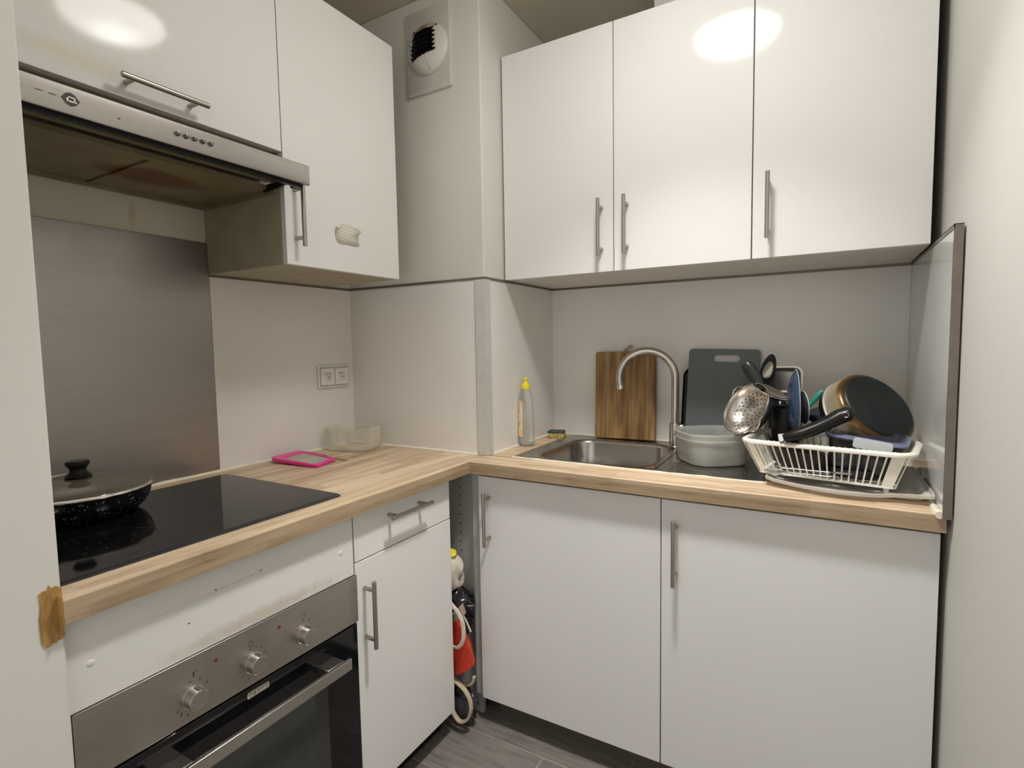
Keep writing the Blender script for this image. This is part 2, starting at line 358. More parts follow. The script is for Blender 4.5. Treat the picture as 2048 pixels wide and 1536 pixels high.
# ------------------------------------------------------------------ mesh helpers
class MB:
    def __init__(s): s.v = []; s.f = []; s.mi = []; s.cur = 0
    def add(s, vs, fs):
        n = len(s.v); s.v += [Vector(v) for v in vs]; s.f += [tuple(i + n for i in f) for f in fs]; s.mi += [s.cur] * len(fs)
    def box(s, x0, x1, y0, y1, z0, z1):
        if x0 > x1: x0, x1 = x1, x0
        if y0 > y1: y0, y1 = y1, y0
        s.add([(x0, y0, z0), (x1, y0, z0), (x1, y1, z0), (x0, y1, z0), (x0, y0, z1), (x1, y0, z1), (x1, y1, z1), (x0, y1, z1)],
              [(3, 2, 1, 0), (4, 5, 6, 7), (0, 1, 5, 4), (1, 2, 6, 5), (2, 3, 7, 6), (3, 0, 4, 7)]); return s
    def prism(s, poly, z0, z1):
        n = len(poly)
        s.add([(x, y, z0) for x, y in poly] + [(x, y, z1) for x, y in poly],
              [tuple(range(n - 1, -1, -1)), tuple(range(n, 2 * n))] + [(i, (i + 1) % n, n + (i + 1) % n, n + i) for i in range(n)]); return s
    def loft(s, rings, cap0=True, cap1=True, close=False):
        k = len(rings[0]); vs = [p for r in rings for p in r]; fs = []
        m_ = len(rings)
        for i in range(m_ - (0 if close else 1)):
            a = i * k; b = ((i + 1) % m_) * k
            for j in range(k): fs.append((a + j, a + (j + 1) % k, b + (j + 1) % k, b + j))
        if cap0 and not close: fs.append(tuple(range(k - 1, -1, -1)))
        if cap1 and not close: fs.append(tuple((m_ - 1) * k + j for j in range(k)))
        s.add(vs, fs); return s
    def tube(s, path, r, seg=12, close=False, flat=1.0, up=None):
        P = [Vector(p) for p in path]; n = len(P); rings = []
        prev = None
        for i in range(n):
            if close: t = (P[(i + 1) % n] - P[i - 1])
            else: t = P[min(i + 1, n - 1)] - P[max(i - 1, 0)]
            t.normalize()
            if prev is None:
                a = Vector(up) if up else (Vector((0, 0, 1)) if abs(t.z) < .9 else Vector((1, 0, 0)))
                nrm = (a - t * a.dot(t)).normalized()
            else: nrm = (prev - t * prev.dot(t)).normalized()
            prev = nrm; b = t.cross(nrm)
            rr = r[i] if isinstance(r, (list, tuple)) else r
            rings.append([P[i] + nrm * math.cos(2 * PI * j / seg) * rr * flat + b * math.sin(2 * PI * j / seg) * rr for j in range(seg)])
        s.loft(rings, close=close); return s
    def lathe(s, prof, seg=32, M=None, a0=0, a1=2 * PI, capped=False):
        full = abs(a1 - a0 - 2 * PI) < 1e-6; k = seg if full else seg + 1; rows = []
        for (r, z) in prof:
            row = []
            for j in range(k):
                a = a0 + (a1 - a0) * j / seg; p = Vector((r * math.cos(a), r * math.sin(a), z)); row.append(M @ p if M else p)
            rows.append(row)
        vs = [p for r in rows for p in r]; fs = []
        for i in range(len(prof) - 1):
            for j in range(seg):
                j2 = (j + 1) % k if full else j + 1
                fs.append((i * k + j, i * k + j2, (i + 1) * k + j2, (i + 1) * k + j))
        s.add(vs, fs); return s
    def xf(s, M, start=0):
        for i in range(start, len(s.v)): s.v[i] = M @ s.v[i]
        return s
    def build(s, name, mats, parent=None, bevel=0, seg=2, ang=35, merge=True, solid=0, recalc=True):
        me = bpy.data.meshes.new(name); me.from_pydata([tuple(v) for v in s.v], [], s.f)
        mats = mats if isinstance(mats, (list, tuple)) else [mats]
        for mm in mats: me.materials.append(mm)
        for p, i in zip(me.polygons, s.mi): p.material_index = i
        bm = bmesh.new(); bm.from_mesh(me)
        if merge: bmesh.ops.remove_doubles(bm, verts=bm.verts, dist=1e-6)
        bmesh.ops.dissolve_degenerate(bm, edges=bm.edges, dist=1e-7)
        if recalc: bmesh.ops.recalc_face_normals(bm, faces=bm.faces)
        bm.to_mesh(me); bm.free()
        for p in me.polygons: p.use_smooth = True
        me.set_sharp_from_angle(angle=math.radians(ang))
        o = bpy.data.objects.new(name, me); COL.objects.link(o)
        if solid:
            md = o.modifiers.new('thick', 'SOLIDIFY'); md.thickness = solid; md.offset = 0
        if bevel:
            md = o.modifiers.new('bevel', 'BEVEL'); md.width = bevel; md.segments = seg; md.limit_method = 'ANGLE'; md.angle_limit = math.radians(40); md.harden_normals = False
        if parent is not None:
            o.parent = parent
            o.matrix_parent_inverse = parent.matrix_basis.inverted() if parent.type == 'EMPTY' else Matrix.Identity(4)
        return o
def smooth(P, k=5):
    P = [Vector(p) for p in P]; out = []
    for i in range(len(P) - 1):
        p0, p1, p2, p3 = P[max(0, i - 1)], P[i], P[i + 1], P[min(len(P) - 1, i + 2)]
        for j in range(k):
            t = j / k; out.append(.5 * ((2 * p1) + (p2 - p0) * t + (2 * p0 - 5 * p1 + 4 * p2 - p3) * t * t + (3 * p1 - p0 - 3 * p2 + p3) * t ** 3))
    return out + [P[-1]]
def rrect(cx, cy, hx, hy, r, z, n=6, M=None):
    pts = []
    for (sx, sy, a0) in ((1, 1, 0), (-1, 1, PI / 2), (-1, -1, PI), (1, -1, 1.5 * PI)):
        for i in range(n + 1):
            a = a0 + PI / 2 * i / n
            p = Vector((cx + sx * (hx - r) + r * math.cos(a), cy + sy * (hy - r) + r * math.sin(a), z)); pts.append(M @ p if M else p)
    return pts
def frame(o, z, x=None):
    """matrix with local z along `z`, origin o"""
    z = Vector(z).normalized(); x = Vector(x) if x else (Vector((0, 0, 1)) if abs(z.z) < .9 else Vector((1, 0, 0)))
    x = (x - z * x.dot(z)).normalized(); y = z.cross(x)
    return Matrix(((x.x, y.x, z.x, o[0]), (x.y, y.y, z.y, o[1]), (x.z, y.z, z.z, o[2]), (0, 0, 0, 1)))
def thing(name, label, cat, loc, group=None):
    o = bpy.data.objects.new(name, None); COL.objects.link(o); o.empty_display_size = .05
    o.location = loc; o['label'] = label; o['category'] = cat
    if group: o['group'] = group
    return o
def tag(o, label, cat, group=None):
    o['label'] = label; o['category'] = cat
    if group: o['group'] = group
    return o
def struct(o, label=None):
    o['kind'] = 'structure'
    if label: o['label'] = label
    return o
def bx(*a): return MB().box(*a)
def arc(c, r, a0, a1, n, ax=(1, 0, 0), ay=(0, 0, 1)):
    c = Vector(c); ax = Vector(ax); ay = Vector(ay)
    return [c + ax * r * math.cos(a0 + (a1 - a0) * i / n) + ay * r * math.sin(a0 + (a1 - a0) * i / n) for i in range(n + 1)]

# ------------------------------------------------------------------ ceiling lamp (the room's light)
lamp = thing('ceiling_lamp', 'round white dome lamp on the kitchen ceiling', 'lamp', (LAMP_X, LAMP_Y, ZC))
lo.parent = lamp; lo.matrix_parent_inverse = lamp.matrix_basis.inverted()
ML = Matrix.Translation((LAMP_X, LAMP_Y, 0))
MB().lathe([(0, ZC - .001), (LAMP_R * 1.02, ZC - .001), (LAMP_R * 1.02, ZC - .025), (LAMP_R * .9, ZC - .027)], 48, ML).build('lamp_base', M_lampbase, lamp)
MB().lathe([(LAMP_R * math.cos(a * PI / 2 / 10), ZC - .027 - .055 * math.sin(a * PI / 2 / 10)) for a in range(11)], 48, ML).build('lamp_shade', M_lamp, lamp)

# ------------------------------------------------------------------ room shell
YB = -2.95
struct(bx(-.1, XW + .1, YB - .1, .1, -.08, 0).build('floor', M_floor))
struct(bx(-.1, XW + .1, YB - .1, .1, ZC, ZC + .08).build('ceiling', M_ceil))
struct(bx(0, XW, 0, .1, 0, ZC).build('wall_back', M_wall))
struct(bx(-.1, 0, YP, .1, 0, ZC).build('wall_left', M_wallhood))
struct(bx(-.1, XP, YB, YP, 0, ZC).build('wall_partition', M_wallL, bevel=.003), 'white painted wall end left of the stove')
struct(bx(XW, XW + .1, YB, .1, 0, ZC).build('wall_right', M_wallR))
struct(bx(0, DX, DY, 0, H + .0, ZC).build('wall_duct', M_wall, bevel=.004), 'boxed duct filling the corner between both counters')
struct(bx(1.11, XW, -.20, 0, 2.27, ZC).build('trim_1', M_white))
struct(bx(.02, .535, -1.70, -.69, 0, .088).build('baseboard_left', M_black))
struct(bx(.66, 1.85, -.522, -.504, 0, .088).build('baseboard_back', M_trim))

# ------------------------------------------------------------------ splash panels
T = .003
def panel(name, label, boxargs, trimargs, mat=M_panel, mats2=M_trim):
    o = thing(name, label, 'wall panel', ((boxargs[0] + boxargs[1]) / 2, (boxargs[2] + boxargs[3]) / 2, H))
    bx(*boxargs).build('panel', mat, o)
    for t in trimargs: bx(*t).build('edge_trim', mats2, o)
    return o
panel('splashback_panel', 'white laminate splashback on the stove wall with the double socket', (.0005, T, -1.079, DY - T, H, ZS - .008), [(.0005, .0055, -1.079, DY - T, ZS - .008, ZS)])
panel('splashback_panel', 'white splashback panel on the front of the corner duct', (T, DX, DY - T, DY - .0005, H, ZS - .008), [(T, DX + .005, DY - .0055, DY - .0005, ZS - .008, ZS)])
panel('splashback_panel', 'narrow white splashback on the duct side behind the soap bottle', (DX + .0005, DX + T, DY, -T, H, ZS - .008), [(DX + .0005, DX + .0055, DY, -T, ZS - .008, ZS)])
panel('splashback_panel', 'wide white splashback behind the sink, tap and chopping boards', (DX + T, XR, -T, -.0005, H, ZS - .008), [(DX + T, XR, -.0055, -.0005, ZS - .008, ZS)])
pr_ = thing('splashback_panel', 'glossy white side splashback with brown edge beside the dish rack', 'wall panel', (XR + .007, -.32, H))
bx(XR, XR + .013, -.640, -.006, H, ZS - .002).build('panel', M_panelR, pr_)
MB().box(XR - .0012, XR + .0145, -.6455, -.640, H - .004, ZS).box(XR - .0012, XR, -.6455, -.0065, ZS - .009, ZS).box(XR - .0012, XR + .0145, -.6455, -.0065, ZS - .0015, ZS).build('edge_trim', M_trim, pr_)
o = MB().prism([(DX - .033, DY - .0085), (DX + .0075, DY - .0085), (DX + .0075, DY + .024), (DX + .0037, DY + .024), (DX + .0037, DY - .0037), (DX - .033, DY - .0037)], H + .001, ZS - .0085).build('corner_profile', M_trimL)
tag(o, 'vertical light grey corner profile on the duct splashback edge', 'corner trim')
o = bx(.0005, .0045, -1.695, -1.081, H + .006, 1.596).build('steel_splashback', M_steelp, bevel=.0005)
tag(o, 'dark brushed steel sheet on the wall behind the hob', 'splashback')

# ------------------------------------------------------------------ worktop
wt = thing('worktop', 'L-shaped oak butcher block worktop running from hob to sink', 'worktop', (.63, -.63, H))
SX0, SX1, SY0, SY1 = .722, 1.487, -.507, -.022       # sink cut
mb = MB()
mb.cur = 0; mb.box(.001, .6305, -1.712, -.001, H - CT, H)
mb.cur = 1
mb.box(.6306, SX0 + .012, -.6299, -.001, H - CT, H); mb.box(SX1 - .012, 1.8506, -.6299, -.001, H - CT, H)
mb.box(SX0 + .012, SX1 - .012, -.6299, SY0 + .012, H - CT, H); mb.box(SX0 + .012, SX1 - .012, SY1 - .012, -.001, H - CT, H)
bd = mb.build('board', [M_woody, M_woodx], wt, merge=False)
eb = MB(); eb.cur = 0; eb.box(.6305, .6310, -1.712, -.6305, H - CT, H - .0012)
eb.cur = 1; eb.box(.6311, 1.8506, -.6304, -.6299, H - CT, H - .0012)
eb.build('edge_band', [M_edgey, M_edgex], wt, merge=False)  # thin front strip carrying the painted-in edge shade
sl = MB()
def bead(path, r):
    pts = []
    for a, b in zip(path[:-1], path[1:]):
        a = Vector(a); b = Vector(b); n = max(2, int((b - a).length / .03))
        pts += [a.lerp(b, i / n) for i in range(n)]
    pts.append(Vector(path[-1]))
    pts = [p + Vector((random.uniform(-1, 1), random.uniform(-1, 1), random.uniform(-.5, .5))) * .0007 for p in pts]
    sl.tube(pts, [r * random.uniform(.8, 1.25) for _ in pts], 8)
bead([(.006, -1.70, H + .001), (.006, -.525, H + .001)], .0055); sl.build('sealant_bead', M_sil, wt); sl = MB()
bead([(.008, DY - .006, H + .001), (DX - .035, DY - .006, H + .001)], .0045); sl.build('sealant_bead', M_sil, wt); sl = MB()
bead([(DX + .006, DY + .03, H + .001), (DX + .006, -.006, H + .001)], .0045); sl.build('sealant_bead', M_sil, wt); sl = MB()
bead([(DX + .01, -.006, H + .001), (XR - .005, -.006, H + .001)], .0045); sl.build('sealant_bead', M_sil, wt); sl = MB()
bead([(XR - .004, -.03, H + .001), (XR - .003, -.55, H + .001)], .0045)
bead([(XR - .004, -.55, H + .001), (XR - .007, -.60, H + .001), (XR - .005, -.637, H + .001)], .0075)
sl.build('sealant_bead', M_sil, wt)
o = MB()
seg = 26; top = []; bot = []
zz = [(.6128, -1.7335 + .0), ]
pp = []
for i in range(seg):
    a = 2 * PI * i / seg; cx, cz = math.cos(a), math.sin(a)
    k = max(abs(cx), abs(cz)); jit = 1 + random.uniform(-.10, .14) * (1 if cx < .3 else .2)
    pp.append((-1.7205 + .0145 * cx / k * (jit if cx < 0 else .93), .878 + .042 * cz / k * jit))
o.loft([[Vector((XP + .0002, y, z)) for y, z in pp], [Vector((XP + .0016, y, z)) for y, z in pp]])
o.box(XP + .0002, .6302, -1.7136, -1.7121, .853, .905)
tag(o.build('paint_smear', M_smear), 'brown filler smear on the wall end at the worktop corner', 'smear')

# ------------------------------------------------------------------ handles
def handle(parent, p0, p1, out, mat=None, inset=.0235, standoff=.035, r=.006):
    """bar handle: p0,p1 bar ends in world, out = unit vector out of the door"""
    p0 = Vector(p0); p1 = Vector(p1); out = Vector(out); d = (p1 - p0).normalized()
    b = MB(); e = .0008
    b.tube([p0, p0 + d * e, p1 - d * e, p1], [r - .0006, r, r, r - .0006], 16)
    for q in (p0 + d * inset, p1 - d * inset):
        b.tube([q - out * standoff, q], .0055, 12)
    return b.build('handle', mat or M_handle, parent)
def door(parent, args, mat=M_door, name='door', bev=.0012):
    return bx(*args).build(name, mat, parent, bevel=bev)

# ------------------------------------------------------------------ upper right cabinets
UY = -.3926; ZB = 1.504; ZT = 2.2587
u = [(.6365, 1.0341, 'white wall cabinet nearest the duct, handle at its right edge', .9965),
     (1.0371, 1.4344, 'white wall cabinet above the tap with lamp reflection, middle of three', 1.0795),
     (1.4374, 1.8360, 'white wall cabinet above the dish rack, next to the right wall', 1.477)]
for x0, x1, lab, hx in u:
    c = thing('wall_cabinet', lab, 'cabinet', ((x0 + x1) / 2, -.19, ZB), 'white wall cabinets over the sink')
    b = MB(); X0, X1 = x0 - .0012, x1 + .0012
    b.box(X0, X0 + .018, -.372, -.006, ZB + .0, ZT).box(X1 - .018, X1, -.372, -.006, ZB, ZT).box(X0 + .018, X1 - .018, -.372, -.006, ZB, ZB + .018).box(X0 + .018, X1 - .018, -.372, -.006, ZT - .018, ZT).box(X0 + .018, X1 - .018, -.012, -.006, ZB + .018, ZT - .018)
    b.build('cabinet_body', M_body, c)
    d = door(c, (x0, x1, UY, -.374, ZB - .001, ZT + .001))
    handle(d, (hx, UY - .035, 1.551), (hx, UY - .035, 1.727), (0, -1, 0))

# ------------------------------------------------------------------ upper left cabinets
UX = .3674
c = thing('wall_cabinet', 'tall white wall cabinet right of the hood with torn paper on its door', 'cabinet', (.19, -.86, 1.503))
b = MB()
y0, y1 = -1.0825, -.6405
b.box(.006, .347, y0, y0 + .018, 1.503, ZT).box(.006, .347, y1 - .018, y1, 1.503, ZT).box(.006, .347, y0 + .018, y1 - .018, 1.503, 1.521).box(.006, .347, y0 + .018, y1 - .018, ZT - .018, ZT).box(.006, .012, y0 + .018, y1 - .018, 1.521, ZT - .018)
b.build('cabinet_body', M_sidegreaseshade, c)
d = door(c, (.349, UX, y0 + .001, y1 - .0005, 1.503, ZT), M_talldoor)
handle(d, (.402, -1.050, 1.5505), (.402, -1.050, 1.727), (1, 0, 0))
c2 = thing('wall_cabinet', 'wide white wall cabinet above the extractor hood with horizontal handle', 'cabinet', (.19, -1.39, 1.8))
b = MB(); y0, y1 = -1.70, -1.084
b.box(.006, .347, y0, y0 + .018, 1.797, ZT).box(.006, .347, y1 - .018, y1, 1.797, ZT).box(.006, .347, y0 + .018, y1 - .018, 1.797, 1.815).box(.006, .347, y0 + .018, y1 - .018, ZT - .018, ZT)
b.build('cabinet_body', M_body, c2)
d = door(c2, (.349, UX, y0, y1 - .0002, 1.7944, ZT), M_hooddoor)
handle(d, (.402, -1.4735, 1.826), (.402, -1.297, 1.826), (1, 0, 0), inset=.0235)

# torn paper
o = MB(); n = 12
pc = [(-.914, 1.631), (-.905, 1.622), (-.898, 1.632), (-.885, 1.643), (-.868, 1.6445), (-.845, 1.642), (-.820, 1.638), (-.815, 1.630), (-.822, 1.620), (-.823, 1.600), (-.822, 1.587), (-.845, 1.584), (-.870, 1.585), (-.890, 1.583), (-.905, 1.586), (-.913, 1.600)]
ctr = Vector((UX + .0010, -.868, 1.613)); vs = [ctr] + [Vector((UX + .0008 + (.006 if i in (0, 7) else .0035 if i == 10 else random.uniform(0, .0006)), y, z)) for i, (y, z) in enumerate(pc)]
o.add(vs, [(0, i + 1, (i + 1) % len(pc) + 1) for i in range(len(pc))])
tag(o.build('paper_scrap', M_paper, solid=.0004, ang=80), 'torn scrap of printed paper stuck on the tall cabinet door', 'paper')

# ------------------------------------------------------------------ extractor hood
hd = thing('extractor_hood', 'stainless steel slide-out extractor hood under the wall cabinet', 'hood', (.24, -1.39, 1.69))
hy0, hy1 = -1.692, -1.0845
MB().box(.006, .335, hy0, -1.087, 1.705, 1.793).build('hood_body', M_steel, hd, bevel=.002)
bx(.335, .458, hy0, hy1 - .004, 1.722, 1.733).build('slide_out_tray', M_trim, hd)
fp = MB()
fp.loft([[Vector((x, y, z)) for x, z in ((.458, 1.692), (.4695, 1.6906), (.4711, 1.693), (.4711, 1.7375), (.4695, 1.7393), (.458, 1.7393))] for y in (hy0, hy1)])
fpo = fp.build('front_panel', M_hoodst, hd)
MB().box(.447, .4575, hy0, hy1 - .01, 1.684, 1.730).build('rubber_lip', M_black, hd)
fl = MB().box(.030, .325, hy0 + .01, -1.392, 1.698, 1.704).box(.030, .325, -1.386, -1.10, 1.698, 1.704)
fl.build('grease_filter', M_hoodunder, hd, bevel=.002)
MB().box(.012, .030, hy0, -1.088, 1.690, 1.704).box(.325, .345, hy0, -1.088, 1.694, 1.7045).box(.030, .325, -1.3918, -1.3862, 1.6935, 1.7035).box(.03, .325, -1.100, -1.088, 1.690, 1.704).build('filter_frame', M_hoodunder, hd)
MB().box(.346, .446, hy0 + .005, -1.12, 1.712, 1.7215).box(.39, .41, hy0 + .01, -1.40, 1.709, 1.7118).build('extension_underside', M_hoodunder, hd)
MB().loft([[Vector((x, y, z)) for x, z in ((.33, 1.687), (.345, 1.687), (.445, 1.697), (.445, 1.705), (.33, 1.705))] for y in (-1.118, -1.112)]).box(.43, .446, -1.112, -1.087, 1.684, 1.706).build('slide_bracket', M_black, hd)
b0 = None
for i in range(5):
    y = -1.411 + .0172 * i
    if b0 is None:
        b0 = MB().lathe([(.0, .009), (.0028, .0085), (.0047, .006), (.0052, .002), (.0052, 0)], 16, frame((.4711, y, 1.7155), (1, 0, 0))).build('push_button', simple('dark_chrome', (.30, .28, .26), .15, metal=1), hd)
    else:
        q = b0.copy(); COL.objects.link(q); q.parent = hd; q.matrix_parent_inverse = b0.matrix_parent_inverse; q.location = (0, .0172 * i, 0)
lg = MB(); Lc = (.4713, -1.591, 1.716)
lg.loft([[Vector((Lc[0] + dx, Lc[1] + a, Lc[2] + b_)) for a, b_ in ((-.014, 0), (-.007, .009), (0, .012), (.007, .009), (.014, 0), (.007, -.009), (0, -.012), (-.007, -.009))] for dx in (0, .0006)])
lgo = lg.build('badge', M_mark, fpo)
MB().box(.4718, .4724, -1.597, -1.584, 1.7185, 1.7205).box(.4718, .4724, -1.597, -1.5945, 1.712, 1.7205).box(.4718, .4724, -1.594, -1.582, 1.7115, 1.7138).box(.4718, .4724, -1.5865, -1.584, 1.713, 1.7175).build('badge_sign', M_chrome, lgo)
for a_ in ((-1.622, -1.612, 1.7150, 1.7168), (-1.640, -1.630, 1.7155, 1.717), (-1.518, -1.514, 1.708, 1.7105)):
    MB().box(.4712, .4714, *a_).build('print_mark', M_mark, fpo)

# ------------------------------------------------------------------ base cabinets
def body(b, x0, x1, y0, y1, z0, z1, open_face):
    t = .018
    b.box(x0, x1, y0, y0 + t, z0, z1) if 'y' in open_face else b.box(x0, x0 + t, y0, y1, z0, z1)
    b.box(x0, x1, y1 - t, y1, z0, z1) if 'y' in open_face else b.box(x1 - t, x1, y0, y1, z0, z1)
Z0, Z1 = .090, .850
c = thing('base_cabinet', 'narrow white base cabinet with one drawer above a door, beside the oven', 'cabinet', (.3, -.90, Z0))
b = MB(); b.box(.02, .580, -1.103, -1.085, Z0, .862).box(.02, .580, -.7215, -.7035, Z0, .862).box(.02, .58, -1.085, -.7215, Z0, Z0 + .018).box(.02, .03, -1.085, -.7215, .11, .862)
b.build('cabinet_body', M_body, c)
dr = door(c, (.582, .5996, -1.103, -.7018, .7305, .850), name='drawer')
handle(dr, (.635, -.999, .820), (.635, -.8275, .820), (1, 0, 0), standoff=.036)
dd = door(c, (.582, .5996, -1.103, -.7010, Z0, .7275))
handle(dd, (.635, -1.0745, .499), (.635, -1.0745, .6775), (1, 0, 0), standoff=.036)

c = thing('base_cabinet', 'white base cabinet under the sink bowl, left of the pair', 'cabinet', (.94, -.3, Z0), 'sink base cabinets')
b = MB(); b.box(.643, .661, -.582, -.02, Z0, .862).box(1.224, 1.2418, -.582, -.02, Z0, .862).box(.661, 1.224, -.582, -.02, Z0, Z0 + .018)
b.build('cabinet_body', M_body, c)
d = door(c, (.6440, 1.2403, -.6025, -.584, Z0, .8505))
handle(d, (.6860, -.638, .6275), (.6860, -.638, .8060), (0, -1, 0))
c = thing('base_cabinet', 'white base cabinet under the dish rack, right of the pair', 'cabinet', (1.54, -.3, Z0), 'sink base cabinets')
b = MB(); b.box(1.2418, 1.2598, -.582, -.02, Z0, .862).box(1.828, 1.846, -.582, -.02, Z0, .862).box(1.2598, 1.828, -.582, -.02, Z0, Z0 + .018)
b.build('cabinet_body', M_body, c)
d = door(c, (1.2433, 1.8460, -.6025, -.584, Z0, .8505))
handle(d, (1.283, -.638, .6245), (1.283, -.638, .8040), (0, -1, 0))

# corner filler with shelf pin holes
c = thing('corner_filler_board', 'grey melamine board with a column of peg holes in the counter corner', 'board', (.45, -.555, 0))
MB().box(.05, .618, -.562, -.546, .0, .862).build('panel', M_grey_mel, c)
MB().box(.612, .6425, -.590, -.562, .09, .862).build('edge_strip', M_grey_mel, c)
for i in range(14):
    MB().lathe([(.0027, 0), (.0027, .0004), (0, .0004)], 10, frame((.540, -.5620, .823 - .032 * i), (0, -1, 0))).build('peg_hole', M_sidey, c)

# oven cabinet front + oven
c = thing('oven_cabinet', 'white built-in oven cabinet with marked front board above the oven', 'cabinet', (.3, -1.40, Z0))
b = MB(); b.box(.02, .578, -1.7035, -1.69, Z0, .862).box(.02, .578, -1.1205, -1.107, Z0, .862).box(.02, .578, -1.69, -1.1205, Z0, Z0 + .016)
b.build('cabinet_body', M_body, c)
fb = bx(.582, .5996, -1.7055, -1.1075, .7015, .850).build('front_board', M_front, c, bevel=.001)
sc = MB()
for (y, z, r) in ((-1.364, .810, .0022), (-1.461, .807, .0022), (-1.515, .765, .0016)):
    MB().lathe([(r, 0), (r, .0004), (0, .0004)], 12, frame((.5996, y, z), (1, 0, 0))).build('screw_hole', M_mark, fb)
for pth in ([(.5998, -1.575, .803), (.5998, -1.52, .804), (.5998, -1.461, .8065), (.5998, -1.41, .8075), (.5998, -1.364, .8095)], [(.5998, -1.47, .800), (.5998, -1.42, .806), (.5998, -1.37, .808), (.5998, -1.345, .818)]):
    MB().tube(pth, [.0003] + [.0010] * (len(pth) - 2) + [.0003], 6, flat=.5).build('filler_ridge', M_caulk, fb)
for (y, z) in ((-1.672, .772), (-1.147, .772)):
    MB().lathe([(.0060, 0), (.005, .0010), (.003, .0014), (0, .0015)], 14, frame((.5996, y, z), (1, 0, 0))).build('cover_cap', M_front, fb)

ov = thing('oven', 'built-in steel and black glass oven with three knobs', 'oven', (.3, -1.40, .1))
oy0, oy1 = -1.7016, -1.098
bx(.05, .575, -1.685, -1.125, .11, .695).build('oven_body', M_black, ov)
cp = MB().box(.576, .600, oy0, oy1, .5765, .6995).build('control_panel', M_ovenst, ov, bevel=.0012)
for i, (y, rz, sc_) in enumerate(((-1.517, 0, 1), (-1.391, 0, 1), (-1.264, 0, 1))):
    if i == 0:
        Mk = frame((.600, y, .6225), (1, 0, 0))
        kn = MB().lathe([(.0215, 0), (.0215, .003), (.0198, .004), (.0192, .021), (.0188, .0235), (.0175, .0245), (0, .0245)], 40, Mk).build('knob', M_knob, ov)
        mk_ = MB().box(.606, .6236, y - .0013, y + .0013, .6405, .6425).build('pointer_mark', M_mark, kn)
    else:
        k2 = kn.copy(); COL.objects.link(k2); k2.parent = ov; k2.matrix_parent_inverse = kn.matrix_parent_inverse; k2.location = (0, y + 1.517, 0)
        m2 = mk_.copy(); COL.objects.link(m2); m2.parent = k2; m2.matrix_parent_inverse = mk_.matrix_parent_inverse
for y in (-1.469, -1.327):
    MB().lathe([(.0040, 0), (.0038, .0009), (0, .0012)], 14, frame((.600, y, .669), (1, 0, 0))).build('indicator_light', M_red, ov)
# printed symbols round the knobs
sy = MB()
def dash(y, z, a, l=.006, w_=.0012):
    c_, s_ = math.cos(a) * l / 2, math.sin(a) * l / 2; px_, pz_ = -math.sin(a) * w_ / 2, math.cos(a) * w_ / 2
    q = [(y - c_ - px_, z - s_ - pz_), (y + c_ - px_, z + s_ - pz_), (y + c_ + px_, z + s_ + pz_), (y - c_ + px_, z - s_ + pz_)]
    sy.loft([[Vector((.6001, a_, b_)) for a_, b_ in q], [Vector((.6003, a_, b_)) for a_, b_ in q]])
for kx, angs in ((-1.517, (60, 95, 25, 205, 225, 250)), (-1.391, (50, 75, 100, 165, 190, 215, 245, 20)), (-1.264, (90, 60, 120))):
    for a in angs:
        sy = MB(); a = math.radians(a); dash(kx + .031 * math.cos(a), .6225 + .031 * math.sin(a), a + random.choice((0, .6, 1.2)), random.uniform(.004, .007), .0018); sy.build('scale_mark', M_mark, cp)
for kx, kind in ((-1.517, 'drop'), (-1.391, 'o'), (-1.264, 'n')):
    zc = .6645; sy = MB()
    if kind == 'o':
        for i in range(12): dash(kx - .004 + .0055 * math.cos(i * PI / 6), zc + .0055 * math.sin(i * PI / 6), i * PI / 6 + PI / 2, .003, .001)
    elif kind == 'n':
        dash(kx, zc + .005, 0, .010, .001); dash(kx + .005, zc + .001, PI / 2, .008, .001); dash(kx - .003, zc - .003, 0, .004, .001)
    else:
        dash(kx + .004, zc, PI / 2, .010, .003); dash(kx + .010, zc + .004, .4, .004, .001)
    sy.build('printed_symbol', M_mark, cp)
dg = MB().box(.577, .5985, oy0 + .003, oy1 - .002, .12, .5715).build('oven_door', M_blackgl, ov, bevel=.0015)
bx(.5985, .5992, -1.60, -1.203, .17, .497).build('door_window', M_ovglass, dg, bevel=.0003)
hh = MB().box(.637, .646, -1.598, -1.167, .4985, .5255).build('door_handle', simple('oven_handle_steel', (.56, .54, .50), .34, metal=1, var=.04), dg, bevel=.0012)
for y in (-1.592, -1.232):
    bx(.5986, .6365, y, y + .05, .510, .5255).build('handle_bracket', M_steel, hh, bevel=.001)
bg = MB(); bg.loft([rrect(0, 0, .0255, .0075, .003, z, 4, frame((.5986, -1.383, .5565), (1, 0, 0), (0, 1, 0))) for z in (0, .0014)])
bgo = bg.build('badge', M_chrome, dg)
mk = MB()
for i in range(5):
    y = -1.401 + i * .0092
    mk.loft([[Vector((x, y - .003, .5535)), Vector((x, y - .0015, .5535)), Vector((x, y + .003, .5595)), Vector((x, y + .0015, .5595))] for x in (.60005, .6003)])
mk.box(.6001, .6003, -1.396, -1.388, .5555, .5565)
mk.build('badge_lettering', M_mark, bgo)

